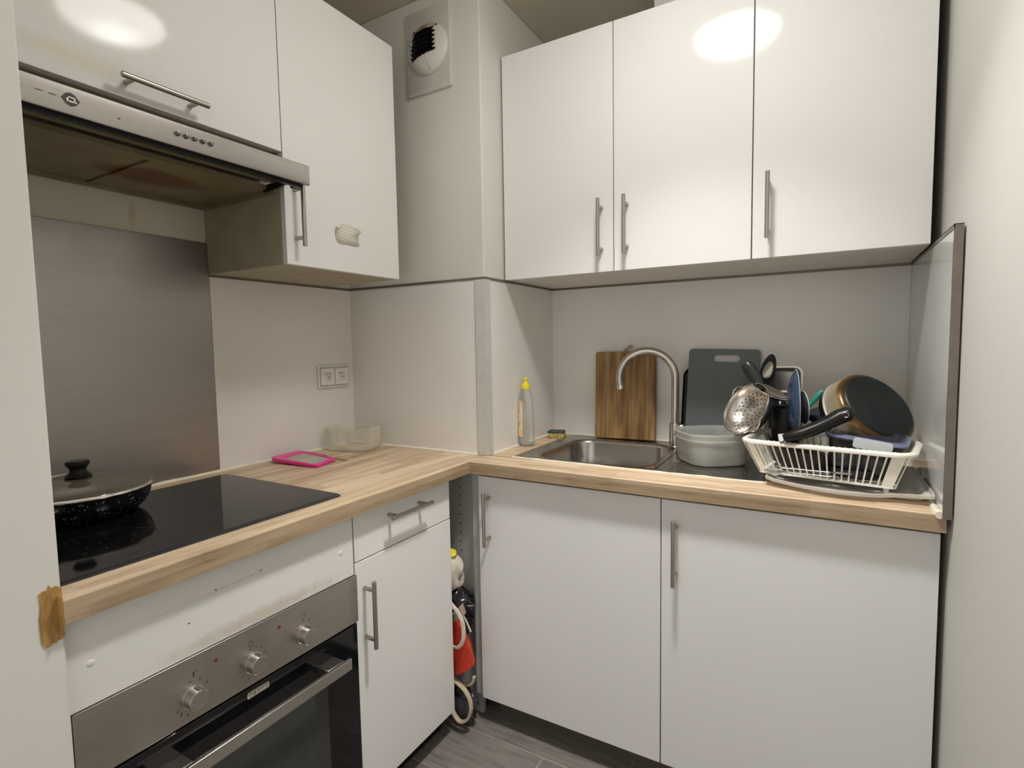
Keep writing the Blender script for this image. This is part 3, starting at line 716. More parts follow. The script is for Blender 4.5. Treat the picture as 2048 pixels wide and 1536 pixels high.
# ------------------------------------------------------------------ hob
hob = thing('hob', 'black glass induction hob set into the worktop by the wall', 'hob', (.32, -1.40, H))
HX0, HX1, HY0, HY1 = .0735, .5662, -1.698, -1.105
mb = MB()
r0 = rrect((HX0 + HX1) / 2, (HY0 + HY1) / 2, (HX1 - HX0) / 2, (HY1 - HY0) / 2, .009, H + .0006, 4)
r1 = rrect((HX0 + HX1) / 2, (HY0 + HY1) / 2, (HX1 - HX0) / 2, (HY1 - HY0) / 2, .009, H + .0026, 4)
r2 = rrect((HX0 + HX1) / 2 - .004, (HY0 + HY1) / 2, (HX1 - HX0) / 2 - .006, (HY1 - HY0) / 2 - .0015, .008, H + .0052, 4)
mb.loft([r0, r1], True, False); mb.loft([r1, r2], False, False)
n0 = len(mb.f)
mb.cur = 1; mb.add(r2, [tuple(range(len(r2)))])
mb.build('glass_plate', [M_hobedge, M_hob], hob, ang=8)
for (cx_, cy_, rr) in ((.43, -1.565, .095), (.21, -1.255, .075)):
    MB().lathe([(rr, H + .00532), (rr + .0007, H + .00532)], 72, Matrix.Translation((cx_, cy_, 0))).build('zone_ring', M_hobmark, hob, recalc=False)

# ------------------------------------------------------------------ pan + lid on the hob
PC = Vector((.158, -1.503, H + .0056))
MP = Matrix.Translation(PC)
pan = thing('frying_pan', 'black speckled deep pan standing on the hob', 'pan', PC)
MB().lathe([(0, 0), (.096, 0), (.108, .004), (.124, .018), (.134, .036), (.1385, .056), (.1365, .0565), (.131, .036), (.121, .019), (.104, .007), (0, .005)], 56, MP).build('pan_body', M_speck, pan)
dv = Vector((.80, -.60, 0)); p0 = PC + dv * .132 + Vector((0, 0, .045))
MB().tube([p0, p0 + dv * .02 + Vector((0, 0, .003)), p0 + dv * .05 + Vector((0, 0, .006)), p0 + dv * .10 + Vector((0, 0, .012)), p0 + dv * .135 + Vector((0, 0, .014))], [.014, .0125, .011, .0125, .010], 14, flat=.7).build('pan_handle', M_black, pan)
lid = thing('pan_lid', 'domed smoked glass lid with steel rim and black knob', 'pan lid', PC + Vector((0, 0, .06)))
Z = .0572
MB().lathe([(.1375, Z + .0045), (.125, Z + .010), (.10, Z + .0175), (.07, Z + .0235), (.04, Z + .027), (0, Z + .028)], 56, MP).build('glass_dome', M_lidglass, lid, solid=.003)
MB().lathe([(.1340, Z + .0035), (.1345, Z), (.1405, Z + .0002), (.1415, Z + .003), (.1400, Z + .0062), (.136, Z + .0072), (.1340, Z + .0035)], 64, MP).build('steel_rim', M_chrome, lid)
MB().lathe([(0, Z + .030), (.025, Z + .030), (.0265, Z + .033), (.021, Z + .037), (.016, Z + .043), (.0155, Z + .050), (.0195, Z + .056), (.0225, Z + .060), (.0225, Z + .065), (.020, Z + .068), (.012, Z + .0655), (0, Z + .065)], 36, MP).build('knob', M_black, lid)

# ------------------------------------------------------------------ socket
so = thing('double_socket', 'white double wall socket on the stove wall splashback', 'socket', (T, -.62, 1.17))
Mo = frame((T, -.6225, 1.1685), (1, 0, 0), (0, 1, 0))
pl = MB(); pl.loft([rrect(0, 0, .0735, .041, .004, 0, 4, Mo), rrect(0, 0, .0735, .041, .004, .0022, 4, Mo), rrect(0, 0, .0720, .0395, .004, .0035, 4, Mo)])
pl.loft([rrect(0, 0, .0735, .041, .004, z_, 4, Mo) if k_ == 0 else rrect(0, 0, .0690, .0365, .003, z_, 4, Mo) for k_, z_ in ((0, .003), (0, .0095), (1, .0110), (1, .003))], close=True)
pl.build('frame', M_white, so)
for k, cy_ in enumerate((-.036, .036)):
    Ms = Mo @ Matrix.Translation((cy_ * .94, 0, .0112))
    q = MB(); sq = rrect(0, 0, .031, .0305, .003, .0028, 8, Ms); n = len(sq)
    sqb = rrect(0, 0, .0325, .032, .003, -.0070, 8, Ms)
    q.loft([sqb, sq], False, False)
    ci = []
    for j in range(n):
        v = Ms.inverted() @ sq[j]; a = math.atan2(v.y, v.x); ci.append(a)
    rings = [[Ms @ Vector((r * math.cos(a), r * math.sin(a), z)) for a in ci] for r, z in ((.0215, .0028), (.020, .0005), (.019, -.007), (.0001, -.0075))]
    q.loft([sq] + rings, False, False)
    s_ = q.build('socket', M_white, so)
    h_ = MB()
    for (a_, b_) in ((-.0095, -.0035), (.0095, -.0035)): h_.lathe([(.0026, 0), (.0026, .0003), (0, .0003)], 12, Ms @ Matrix.Translation((a_, b_, -.0071)))
    h_.build('pin_hole', M_sidey, s_)
    MB().tube([Ms @ Vector((0, .010, -.007)), Ms @ Vector((0, .010, .001))], .0024, 12).build('earth_pin', M_chrome, s_)

# ------------------------------------------------------------------ air vent
ve = thing('air_vent', 'square white air vent with sooty round cowl high on the duct', 'vent', (.43, DY, 2.28))
Mv = frame((.4300, DY, 2.2825), (0, -1, 0), (1, 0, 0)) @ Matrix.Rotation(math.radians(0), 4, 'Z')
Mv = Matrix(((1, 0, 0, .4285), (0, 0, -1, DY), (0, 1, 0, 2.2825), (0, 0, 0, 1)))   # local x->x, y->z, z->-y
pl = MB(); pl.loft([rrect(0, 0, .0935, .138, .006, 0, 4, Mv), rrect(0, 0, .0935, .138, .006, .010, 4, Mv), rrect(0, 0, .0905, .135, .006, .0125, 4, Mv)])
pl.build('back_plate', M_ventpl, ve)
R = .083; hgt = .030; nr, ns = 22, 110
vs = []; fs = []
Mc = Mv @ Matrix.Translation((.003, 0, .0125))
def inside(x, y):
    return (x < .046 - .25 * max(0, y - .03)) and (-.036 + .14 * (x + .05) < y < .057) and math.hypot(x, y) < .076
rows = []
for i in range(nr + 1):
    t = i / nr * PI / 2; rows.append([(R * math.sin(t) * math.cos(2 * PI * j / ns), R * math.sin(t) * math.sin(2 * PI * j / ns), hgt * math.cos(t)) for j in range(ns)])
dm = MB()
for i in range(nr):
    for j in range(ns):
        q = [rows[i][j], rows[i][(j + 1) % ns], rows[i + 1][(j + 1) % ns], rows[i + 1][j]]
        cx_ = sum(p[0] for p in q) / 4; cy_ = sum(p[1] for p in q) / 4
        if inside(cx_, cy_): continue
        dm.add([Mc @ Vector(p) for p in (q if i else q[1:] if False else q)], [(0, 1, 2, 3)])
def ventdirt():
    M, nt, b = nmat('sooty_vent_plastic'); setp(b, rough=.4)
    X = coords(nt); f = noise(nt, X, 90, 5, .7)
    c = mix(nt, spot(nt, X, .425, None, 2.335, .055, None, .045, .7, wob=1.0, wobf=f), (.66, .645, .59), (.26, .17, .10))
    nt.links.new(c, b.inputs['Base Color']); return M
dm.build('cowl', ventdirt(), ve, solid=.002)
MB().lathe([(0, .0126), (.078, .0126)], 40, Mv @ Matrix.Translation((.003, 0, 0))).build('vent_opening', M_sidey, ve)
sv = MB()
for i in range(7):
    z = -.036 + i * .0150
    xx = .050
    sv.add([Mc @ Vector(p) for p in ((-.066, z, .006), (xx, z, .006), (xx, z + .006, .018), (-.050, z + .006, .016), (-.066, z + .0012, .006), (xx, z + .0012, .006), (xx, z + .0072, .018), (-.050, z + .0072, .016))], [(0, 1, 2, 3), (7, 6, 5, 4), (0, 4, 5, 1), (1, 5, 6, 2), (2, 6, 7, 3), (3, 7, 4, 0)])
sv.build('louvre', M_blackbag, ve)
for i in range(5):
    z = -.015 + i * .014; tp = MB()
    tp.add([Mc @ Vector(p) for p in ((.036, z, .0262), (.050, z, .0235), (.050, z + .009, .0235), (.036, z + .0045, .0262))], [(0, 1, 2, 3)]); tp.build('cowl_tooth', M_ventpl, ve, solid=.001); tp = MB()
    tp.add([Mc @ Vector(p) for p in ((-.070, z - .008, .015), (-.054, z - .008, .0225), (-.058, z - .003, .021), (-.070, z + .001, .015))], [(0, 1, 2, 3)])
    tp.build('cowl_tooth', M_ventpl, ve, solid=.001)
MB().tube([Mc @ Vector((.001 + .003 * i, -.034 - .0080 * i, hgt * math.sqrt(max(0, 1 - ((.034 + .0080 * i) / R) ** 2)) + .0005)) for i in range(6)], .0007, 6).build('seam_line', M_mark, ve)

# ------------------------------------------------------------------ grater, knife, clear box
gr = thing('grater', 'bright pink flat grater with metal blade lying on the worktop', 'grater', (.12, -.86, H))
A = Vector((.040, -.938, H + .0005)); 
corner = [Vector((.036, -.940)), Vector((.250, -.918)), Vector((.218, -.812)), Vector((-.0+.012, -.795))]
def gl(s_, t_, z): # s along length 0..1, t across
    a = corner[0].lerp(corner[1], s_); b_ = corner[3].lerp(corner[2], s_); p = a.lerp(b_, t_); return Vector((p.x, p.y, z))
mb = MB()
outer = [(0.02, .12), (.10, .02), (.9, 0), (1, .04), (1, .96), (.9, 1), (.25, 1), (.06, .92)]
inner = [(.22, .20), (.27, .13), (.88, .09), (.93, .12), (.93, .88), (.88, .91), (.27, .90), (.22, .82)]
def zz_(s_): return H + .020 - .010 * s_
rings = [[gl(s_, t_, H + .001 + (.006 if s_ < .3 else 0)) for s_, t_ in outer], [gl(s_, t_, zz_(s_)) for s_, t_ in outer], [gl(s_, t_, zz_(s_)) for s_, t_ in inner], [gl(s_, t_, H + .001 + .004) for s_, t_ in inner]]
mb.loft(rings, close=True); mb.build('grater_frame', M_pink, gr, bevel=.0025, seg=3)
MB().loft([[gl(s_, t_, zz_(s_) - .0045 + d_) for s_, t_ in inner] for d_ in (0, .001)]).build('grater_blade', M_grater, gr)
kn_ = thing('table_knife', 'thin dark knife lying behind the pink grater', 'knife', (.15, -.785, H))
MB().loft([[Vector(p) for p in ((.02, -.768, H + .001), (.02, -.760, H + .001), (.02, -.760, H + .006), (.02, -.768, H + .006))], [Vector(p) for p in ((.13, -.783, H + .001), (.13, -.774, H + .001), (.13, -.774, H + .005), (.13, -.783, H + .005))]]).build('knife_handle', M_black, kn_, bevel=.001)
MB().loft([[Vector(p) for p in ((.13, -.782, H + .002), (.13, -.775, H + .002), (.13, -.775, H + .0032), (.13, -.782, H + .0032))], [Vector(p) for p in ((.250, -.800, H + .001), (.250, -.793, H + .001), (.250, -.793, H + .002), (.250, -.800, H + .002))]]).build('knife_blade', M_steel, kn_)

def softbox(cx, cy, hx, hy, r, z0, h, rot, flare=.006, lip=.004, th=.0016, steps=None):
    M_ = Matrix.Translation((cx, cy, 0)) @ Matrix.Rotation(rot, 4, 'Z')
    prof = [(-.012, 0), (-.004, .003), (0, .011), (flare * .5, h * .5), (flare, h - .006), (flare + lip, h - .005), (flare + lip, h), (flare - th, h), (flare * .5 - th, h * .5), (-th, .012), (-.006, .005), (-.014, .003)]
    rings = [rrect(0, 0, hx + d_, hy + d_, max(.004, r + d_), z0 + z_, 8, M_) for d_, z_ in prof]
    mb = MB(); mb.loft(rings, True, True); return mb
o = softbox(.112, -.630, .092, .068, .045, H + .001, .084, math.radians(8)).build('food_container', M_clearbox, ang=50)
tag(o, 'empty clear plastic food container in the corner below the socket', 'container')

# ------------------------------------------------------------------ soap bottle, sponge
sb = thing('dish_soap_bottle', 'empty clear dish soap bottle with yellow cap beside the sink', 'bottle', (.655, -.306, H))
Mb = Matrix.Translation((.662, -.300, H + .0005)) @ Matrix.Rotation(math.radians(20), 4, 'Z')
prof = [(.026, 0, .85), (.031, .004, .85), (.0325, .012, .82), (.0305, .024, .8), (.0300, .05, .75), (.0295, .10, .72), (.0285, .14, .72), (.0265, .17, .75), (.023, .19, .8), (.017, .203, .95), (.0135, .208, 1), (.0130, .214, 1)]
MB().loft([[Mb @ Vector((r * math.cos(2 * PI * j / 32), r * k * math.sin(2 * PI * j / 32), z)) for j in range(32)] for r, z, k in prof]).build('bottle_body', M_bottle, sb, ang=60)
MB().loft([[Mb @ Vector((r * math.cos(2 * PI * j / 24), r * k * math.sin(2 * PI * j / 24), z)) for j in range(24)] for r, z, k in [(.022, .002, .8), (.026, .006, .8), (.0255, .012, .78), (.001, .012, .78)]]).build('liquid_remains', M_frostlid, sb)
lb = MB(); rws = []
for z, r, k in ((.035, .0304, .77), (.07, .0302, .74), (.11, .0297, .72), (.145, .0288, .72), (.168, .0272, .75)):
    rws.append([Mb @ Vector((1.012 * r * math.cos(a), 1.02 * r * k * math.sin(a), z)) for a in [math.radians(178 + 70 * j / 8) for j in range(9)]])
vs = [p for r_ in rws for p in r_]; lb.add(vs, [(i * 9 + j, i * 9 + j + 1, (i + 1) * 9 + j + 1, (i + 1) * 9 + j) for i in range(4) for j in range(8)])
lb.build('label', M_label, sb)
MB().lathe([(0, .212), (.0155, .212), (.0160, .214), (.0158, .228), (.0145, .231), (.008, .232), (.0065, .236), (.0062, .243), (.0085, .245), (.0088, .251), (.0070, .2535), (0, .2545)], 28, Mb).build('cap', M_yellow, sb)
sp = thing('sponge', 'worn yellow sponge with dark scouring pad at the sink corner', 'sponge', (.70, -.10, H))
def lump(cx, cy, z0, hx, hy, h, rot, amp, seed):
    rnd = random.Random(seed); M_ = Matrix.Translation((cx, cy, z0)) @ Matrix.Rotation(rot, 4, 'Z'); mb = MB(); rings = []
    for z_, k in ((0, .93), (h * .3, 1), (h * .75, 1), (h, .92)):
        rings.append([M_ @ Vector(((p.x) * k + rnd.uniform(-amp, amp), p.y * k + rnd.uniform(-amp, amp), z_ + rnd.uniform(-amp, amp) * (z_ > 0) * .8)) for p in rrect(0, 0, hx, hy, .004, 0, 3)])
    mb.loft(rings); return mb
lump(.694, -.108, H + .001, .034, .021, .019, math.radians(12), .0018, 3).build('foam', M_sponge, sp, ang=60)
lump(.692, -.104, H + .0200, .033, .020, .009, math.radians(14), .003, 5).build('scouring_pad', M_scour, sp, ang=60)

# ------------------------------------------------------------------ sink
sk = thing('kitchen_sink', 'inset stainless steel sink with oval-cornered bowl and ribbed drainer', 'sink', (1.1, -.26, H))
def lerp_ring(a, b_, t): return [p.lerp(q, t) for p, q in zip(a, b_)]
mb = MB(); zt_ = H + .0035
bcx, bcy, bhx, bhy = .972, -.282, .192, .192
oc = ((SX0 + SX1) / 2, (SY0 + SY1) / 2, (SX1 - SX0) / 2, (SY1 - SY0) / 2)
# left half: plate from outer rounded rect -> bowl hole  (split: bowl region plate x<1.185, drainer x>1.185)
XS = 1.190
lc = ((SX0 + XS) / 2, oc[1], (XS - SX0) / 2, oc[3])
N_ = 9
outL = rrect(lc[0], lc[1], lc[2], lc[3], .004, zt_, N_)
hole = lambda g, z: rrect(bcx, bcy, bhx + g, bhy + g, .075 + g, z, N_)
mb.loft([rrect(lc[0], lc[1], lc[2], lc[3], .004, H + .0002, N_), outL, rrect(lc[0], lc[1], lc[2] - .012, lc[3] - .012, .008, zt_ + .0012, N_), rrect(lc[0], lc[1], lc[2] - .017, lc[3] - .017, .012, zt_ - .0012, N_), hole(.012, zt_ - .0015), hole(.003, zt_ - .003), hole(-.004, zt_ - .014), hole(-.012, H - .10), hole(-.022, H - .138), hole(-.045, H - .150), rrect(bcx, bcy, .04, .04, .039, H - .153, N_)], False, True)
mb.build('sink_bowl', M_sink, sk, ang=50)
# drainer with ribs
dm = MB(); nx, ny = 60, 96; g = []
for i in range(nx + 1):
    x = XS + (SX1 - XS) * i / nx; row = []
    for j in range(ny + 1):
        y = SY0 + (SY1 - SY0) * j / ny
        z = zt_
        ex = min(x - XS, SX1 - x); ey = min(y - SY0, SY1 - y)
        rim = min(SX1 - x, ey)
        if rim < .012: z = zt_ + .0012 * min(1, rim / .004)
        elif rim < .018: z = zt_ + .0012 - .0035 * (rim - .012) / .006
        else:
            z = zt_ - .0023
            if x > XS + .03 and x < SX1 - .035 and y > SY0 + .05 and y < SY1 - .13:
                k = math.cos(2 * PI * (y - SY0) / .034)
                fx = min(1, (x - XS - .03) / .015, (SX1 - .035 - x) / .015)
                z += .0034 * max(0, k) * fx
        row.append(Vector((x, y, z)))
    g.append(row)
vs = [p for r_ in g for p in r_]; dm.add(vs, [(i * (ny + 1) + j, (i + 1) * (ny + 1) + j, (i + 1) * (ny + 1) + j + 1, i * (ny + 1) + j + 1) for i in range(nx) for j in range(ny)])
dm.box(SX1 - .0008, SX1, SY0, SY1, H + .0002, zt_)
dm.box(XS, SX1, SY0, SY0 + .0008, H + .0002, zt_)
dm.build('drainer', M_sink, sk, ang=50)
MB().lathe([(0, H - .1515), (.030, H - .1515), (.040, H - .1505), (.042, H - .152)], 32, Matrix.Translation((bcx, bcy, 0))).build('drain_strainer', M_chrome, sk)
MB().lathe([(0, .0035), (.010, .003), (.014, .001), (.0145, 0)], 24, Matrix.Translation((1.174, -.470, zt_ - .001))).build('waste_knob', M_chrome, sk)
sl2 = MB()
sl, keep = sl2, sl
bead([(SX0, SY0 - .001, H + .0008), (SX1, SY0 - .001, H + .0008)], .0030)
sl2.build('sealant_bead', M_sil, sk)
sl = MB(); bead([(SX0 - .0, SY1 + .001, H + .0008), (SX1, SY1 + .001, H + .0008)], .0028)
sl.build('sealant_bead', M_sil, sk)

# ------------------------------------------------------------------ tap
tp = thing('kitchen_tap', 'tall brushed steel swan-neck kitchen tap behind the sink', 'tap', (1.165, -.115, H))
bx_, by_ = 1.163, -.112
zb_ = zt_ - .001
MB().lathe([(0, 0), (.0255, 0), (.0255, .004), (.0205, .006), (.0200, .082), (.0190, .086), (.0135, .088), (0, .088)], 32, Matrix.Translation((bx_, by_, zb_))).build('tap_body', M_tap, tp)
pa = [(bx_, by_, zb_ + .08), (bx_, by_, 1.03), (bx_, by_, 1.10), (bx_, by_, 1.148)]
dirx = Vector((-.985, -.17, 0)); rA = .0985
cA = Vector((bx_, by_, 1.148)) + dirx * rA
pts = [Vector(p) for p in pa] + [cA + (-dirx) * rA * math.cos(a) + Vector((0, 0, 1)) * rA * math.sin(a) for a in [PI * 1.055 * i / 26 for i in range(1, 27)]]
t = (pts[-1] - pts[-2]).normalized(); pts.append(pts[-1] + t * .012)
MB().tube(pts, .0132, 20).build('spout', M_tap, tp)
e = pts[-1]; MB().tube([e - t * .002, e + t * .001, e + t * .012, e + t * .013], [.0134, .0142, .0138, .0115], 20).build('aerator', M_chrome, tp)
MB().tube([(bx_ + .012, by_, .975), (bx_ + .026, by_, .976), (bx_ + .030, by_, .976)], [.010, .010, .008], 16).tube([(bx_ + .026, by_, .976), (bx_ + .034, by_ - .03, .979), (bx_ + .036, by_ - .055, .981)], [.005, .0045, .004], 12).build('lever', M_tap, tp)

# ------------------------------------------------------------------ boards leaning on the back wall
def leaning(parent_name, label, cat, x0, x1, xt0, xt1, zb0, zt0, yb, yt, th, mat, hole=None, r=.012, sub=None):
    o = thing(parent_name, label, cat, ((x0 + x1) / 2, yb, zb0))
    return o
cb = thing('chopping_board', 'stained wooden chopping board leaning on the wall behind the sink', 'chopping board', (.965, -.02, H))
Lb = frame((.9540, -.040, H + .0045), (0, -1, .08), (1, 0, 0))
Lb = Matrix.Translation((.956, -.040, H + .0055)) @ Matrix.Rotation(math.radians(-4.6), 4, 'X') @ Matrix.Rotation(PI / 2, 4, 'X') @ Matrix.Rotation(math.radians(.8), 4, 'Z')
# local x = world x, local y = up along board, local z = toward room (-y)
mb = MB(); mb.loft([rrect(0, .1685, .1185, .1685, .009, z, 5, Lb) for z in (0, .018)]); mb.build('board', M_board, cb, bevel=.002)
hk = [Lb @ q for q in smooth([(-.004, .336, .009), (-.003, .345, .009), (.003, .349, .010), (.012, .350, .012), (.022, .353, .012), (.026, .358, .011), (.021, .361, .010), (.012, .356, .007), (.006, .348, .006), (.004, .336, .009)])]
MB().tube(hk, .0022, 8).build('hanging_loop', M_tan, cb)

gb = thing('chopping_board', 'slate grey plastic chopping board with slot handle, standing behind the frosted container', 'chopping board', (1.305, -.05, H))
Lg = Matrix.Translation((1.303, -.062, H + .0045)) @ Matrix.Rotation(math.radians(-7.0), 4, 'X') @ Matrix.Rotation(PI / 2, 4, 'X') @ Matrix.Rotation(math.radians(-1.3), 4, 'Z')
n = 8
def gring(g_, z): return rrect(0, .1725, .1185 + g_, .1725 + g_, .014, z, n, Lg)
def hring(g_, z): 
    return rrect(.008, .312, .046 + g_, .0125 + g_, .0120 + g_, z, n, Lg)
mb = MB(); mb.loft([gring(0, 0), gring(0, .008), hring(0, .008), hring(0, 0)], close=True); mb.build('board', M_slate, gb, bevel=.0015)

bt = thing('baking_tray', 'black-rimmed tray standing behind the grey chopping board', 'tray', (1.29, -.02, H))
Lt = Matrix.Translation((1.285, -.046, H + .0045)) @ Matrix.Rotation(math.radians(-7.5), 4, 'X') @ Matrix.Rotation(PI / 2, 4, 'X') @ Matrix.Rotation(math.radians(-1.0), 4, 'Z')
mb = MB(); mb.loft([rrect(0, .141, .122 + d_, .141 + d_ * .9, .034, z, 8, Lt) for d_, z in ((-.014, 0), (-.006, .001), (0, .010), (0, .012), (-.003, .012), (-.009, .004), (-.016, .003))]); mb.build('tray_body', M_black, bt)
MB().loft([rrect(0, .141, .122 + d_, .141 + d_, .034, z, 8, Lt) for d_, z in ((-.001, .0115), (.0008, .0125), (-.001, .0140), (-.004, .0125))], close=True).build('rim', M_trimL, bt)

# ------------------------------------------------------------------ frosted container with its lid lying in it
fc = thing('food_container', 'large frosted plastic container holding its lid on the drainer', 'container', (1.315, -.305, H))
rot = math.radians(37); cx_, cy_ = 1.321, -.312; z0_ = H + .0045
M_ = Matrix.Translation((cx_, cy_, z0_)) @ Matrix.Rotation(rot, 4, 'Z')
prof = [(-.022, 0), (-.012, .002), (-.006, .010), (.0, .045), (.004, .072), (.008, .0725), (.008, .0765), (.005, .077), (.006, .089), (.0095, .0895), (.0095, .093), (.0035, .0935), (.002, .078), (.0015, .070), (-.002, .045), (-.009, .010), (-.02, .004)]
hb_ = .094
MB().loft([rrect(0, 0, hb_ + d_, hb_ + d_, .060 + d_, z, 8, M_) for d_, z in [(a_, b__ * 1.04) for a_, b__ in prof]]).build('container_body', M_frost, fc, ang=50)
M2 = M_ @ Matrix.Translation((0, 0, .064)) @ Matrix.Rotation(math.radians(4), 4, 'Y')
MB().loft([rrect(0, 0, .084 + d_, .084 + d_, .052 + d_, z, 8, M2) for d_, z in ((0, 0), (.001, .004), (-.004, .0065), (-.018, .006), (-.022, .0025), (-.024, .0022), (-.024, .0008), (-.004, .0015))], True, True).build('lid', M_frostlid, fc, ang=50)

# ------------------------------------------------------------------ drip tray and dish rack
E1 = Vector((.985, -.174, 0)); E2 = Vector((.174, .985, 0)); RC = Vector((1.625, -.540, 0))
def rk(s_, t_, z): p = RC + E1 * s_ + E2 * t_; return Vector((p.x, p.y, z))
dt = thing('drip_tray', 'translucent white drip tray under the dish rack', 'tray', (1.65, -.4, H))
def trayring(inset, dz):
    pts = []
    n = 20
    yb_ = -.235
    x0_, x1_ = 1.492 + inset, 1.838 - inset
    for i in range(n + 1):
        q = i / n; x = x0_ + (x1_ - x0_) * q; y = -.528 - .052 * math.sin(PI * min(1, q * 1.25) * .8) - .012 * q + inset; z = H + .0175 + .012 * max(0, q - .7) - .004 * math.sin(PI * q) + (.003 if q < .05 else 0)
        pts.append(Vector((x, y, z + dz)))
    for i in range(1, n + 1):
        q = i / n; pts.append(Vector((x1_, (-.528 - .052 * math.sin(PI * .8) - .012 + inset) * (1 - q) + (yb_ - inset) * q, H + .0175 + .008 * (1 - q) + dz)))
    for i in range(1, n + 1):
        q = i / n; pts.append(Vector((x1_ + (x0_ - x1_) * q, yb_ - inset, H + .0175 + dz)))
    for i in range(1, n):
        q = i / n; pts.append(Vector((x0_, (yb_ - inset) * (1 - q) + (-.528 + inset) * q, H + .0175 + dz)))
    return pts
mb = MB(); fl = [Vector((p.x, p.y, H + .0052)) for p in trayring(.026, 0)]; fl2 = [Vector((p.x, p.y, H + .0070)) for p in trayring(.027, 0)]
mb.loft([fl, trayring(.012, -.004), trayring(.002, -.004), trayring(0, -.001), trayring(0, .005), trayring(.003, .0055), trayring(.005, -.002), trayring(.014, -.002), fl2], True, True)
mb.build('tray_body', M_tray, dt, ang=45)

rk_ = thing('dish_rack', 'cream plastic dish rack piled with cookware beside the wall', 'dish rack', (1.62, -.42, H + .02))
Mr = Matrix(((E1.x, E2.x, 0, RC.x), (E1.y, E2.y, 0, RC.y), (0, 0, 1, 0), (0, 0, 0, 1)))
ZR = 1.012; ZBt = .928
RCX, RCY, RHX, RHY = -.013, .118, .192, .118
BHX, BHY = .150, .090; BCX, BCY = -.008, .112
mb = MB()
mb.loft([rrect(RCX, RCY, RHX + d_, RHY + d_, max(.01, .046 + d_), z, 8, Mr) for d_, z in ((-.004, ZR - .010), (.002, ZR - .007), (.002, ZR - .002), (-.003, ZR + .002), (-.010, ZR + .002), (-.013, ZR - .002), (-.013, ZR - .010))], close=True)
mb.build('rim', M_rackpl, rk_, ang=50)
# side walls: bars and corner plates
mb = MB()
def quadbar(a0, a1, b0, b1, th):
    """a0,a1 top points; b0,b1 bottom points (local); th inward thickness vec"""
    th = Vector(th); q = [Vector(a0), Vector(a1), Vector(b1), Vector(b0)]
    mb.loft([[Mr @ p for p in q], [Mr @ (p + th) for p in q]])
def side(fn_top, fn_bot, n, w_, th):
    for i in range(n):
        q = (i + .5) / n; a, b_ = fn_top(q - w_), fn_top(q + w_); c_, d_ = fn_bot(q - w_), fn_bot(q + w_)
        quadbar(a, b_, c_, d_, th)
tx0, tx1, ty0, ty1 = RCX - RHX + .010, RCX + RHX - .010, RCY - RHY + .008, RCY + RHY - .008
bx0, bx1, by0, by1 = BCX - BHX, BCX + BHX, BCY - BHY, BCY + BHY
# leave corner plates at 0-.12 and .88-1 along front/back
f0, f1 = .075, .905
lerp = lambda a, b_, q: a + (b_ - a) * q
for yy0, yy1, s_ in ((ty0, by0, 1), (ty1, by1, -1)):
    side(lambda q: (lerp(tx0, tx1, lerp(f0, f1, q)), yy0, ZR - .008), lambda q: (lerp(bx0, bx1, lerp(f0, f1, q)), yy1, ZBt), 17, .0065, (0, .0022 * s_, 0))
    for a, b_ in ((.02, f0), (f1, .98)):
        quadbar((lerp(tx0, tx1, a), yy0, ZR - .008), (lerp(tx0, tx1, b_), yy0, ZR - .008), (lerp(bx0, bx1, a if a < .5 else a), yy1, ZBt), (lerp(bx0, bx1, b_), yy1, ZBt), (0, .0022 * s_, 0))
for xx0, xx1, s_ in ((tx0, bx0, 1), (tx1, bx1, -1)):
    side(lambda q: (xx0, lerp(ty0, ty1, lerp(.18, .82, q)), ZR - .008), lambda q: (xx1, lerp(by0, by1, lerp(.18, .82, q)), ZBt), 8, .014, (.0022 * s_, 0, 0))
    for a, b_ in ((.02, .18), (.82, .98)):
        quadbar((xx0, lerp(ty0, ty1, a), ZR - .008), (xx0, lerp(ty0, ty1, b_), ZR - .008), (xx1, lerp(by0, by1, a), ZBt), (xx1, lerp(by0, by1, b_), ZBt), (.0022 * s_, 0, 0))
mb.build('basket_bars', M_rackpl, rk_)
mb = MB()
mb.loft([rrect(BCX, BCY, BHX + d_, BHY + d_, .012, z, 4, Mr) for d_, z in ((.001, ZBt - .003), (.001, ZBt + .002), (-.008, ZBt + .002), (-.008, ZBt - .003))], close=True)
for i in range(14):
    x = lerp(bx0 + .012, bx1 - .012, i / 13); mb.add([Mr @ Vector(p) for p in ((x - .0015, by0, ZBt), (x + .0015, by0, ZBt), (x + .0015, by1, ZBt), (x - .0015, by1, ZBt), (x - .0015, by0, ZBt + .003), (x + .0015, by0, ZBt + .003), (x + .0015, by1, ZBt + .003), (x - .0015, by1, ZBt + .003))], [(3, 2, 1, 0), (4, 5, 6, 7), (0, 1, 5, 4), (1, 2, 6, 5), (2, 3, 7, 6), (3, 0, 4, 7)])
for i in range(7):
    y = lerp(by0 + .012, by1 - .012, i / 6); mb.add([Mr @ Vector(p) for p in ((bx0, y - .0015, ZBt), (bx1, y - .0015, ZBt), (bx1, y + .0015, ZBt), (bx0, y + .0015, ZBt), (bx0, y - .0015, ZBt + .003), (bx1, y - .0015, ZBt + .003), (bx1, y + .0015, ZBt + .003), (bx0, y + .0015, ZBt + .003))], [(3, 2, 1, 0), (4, 5, 6, 7), (0, 1, 5, 4), (1, 2, 6, 5), (2, 3, 7, 6), (3, 0, 4, 7)])
for sx in (bx0 + .02, bx1 - .02):
    for sy_ in (by0 + .02, by1 - .02): mb.tube([Mr @ Vector((sx, sy_, ZBt)), Mr @ Vector((sx, sy_, H + .0072))], .006, 10)
mb.build('basket_floor', M_rackpl, rk_)
mb = MB()
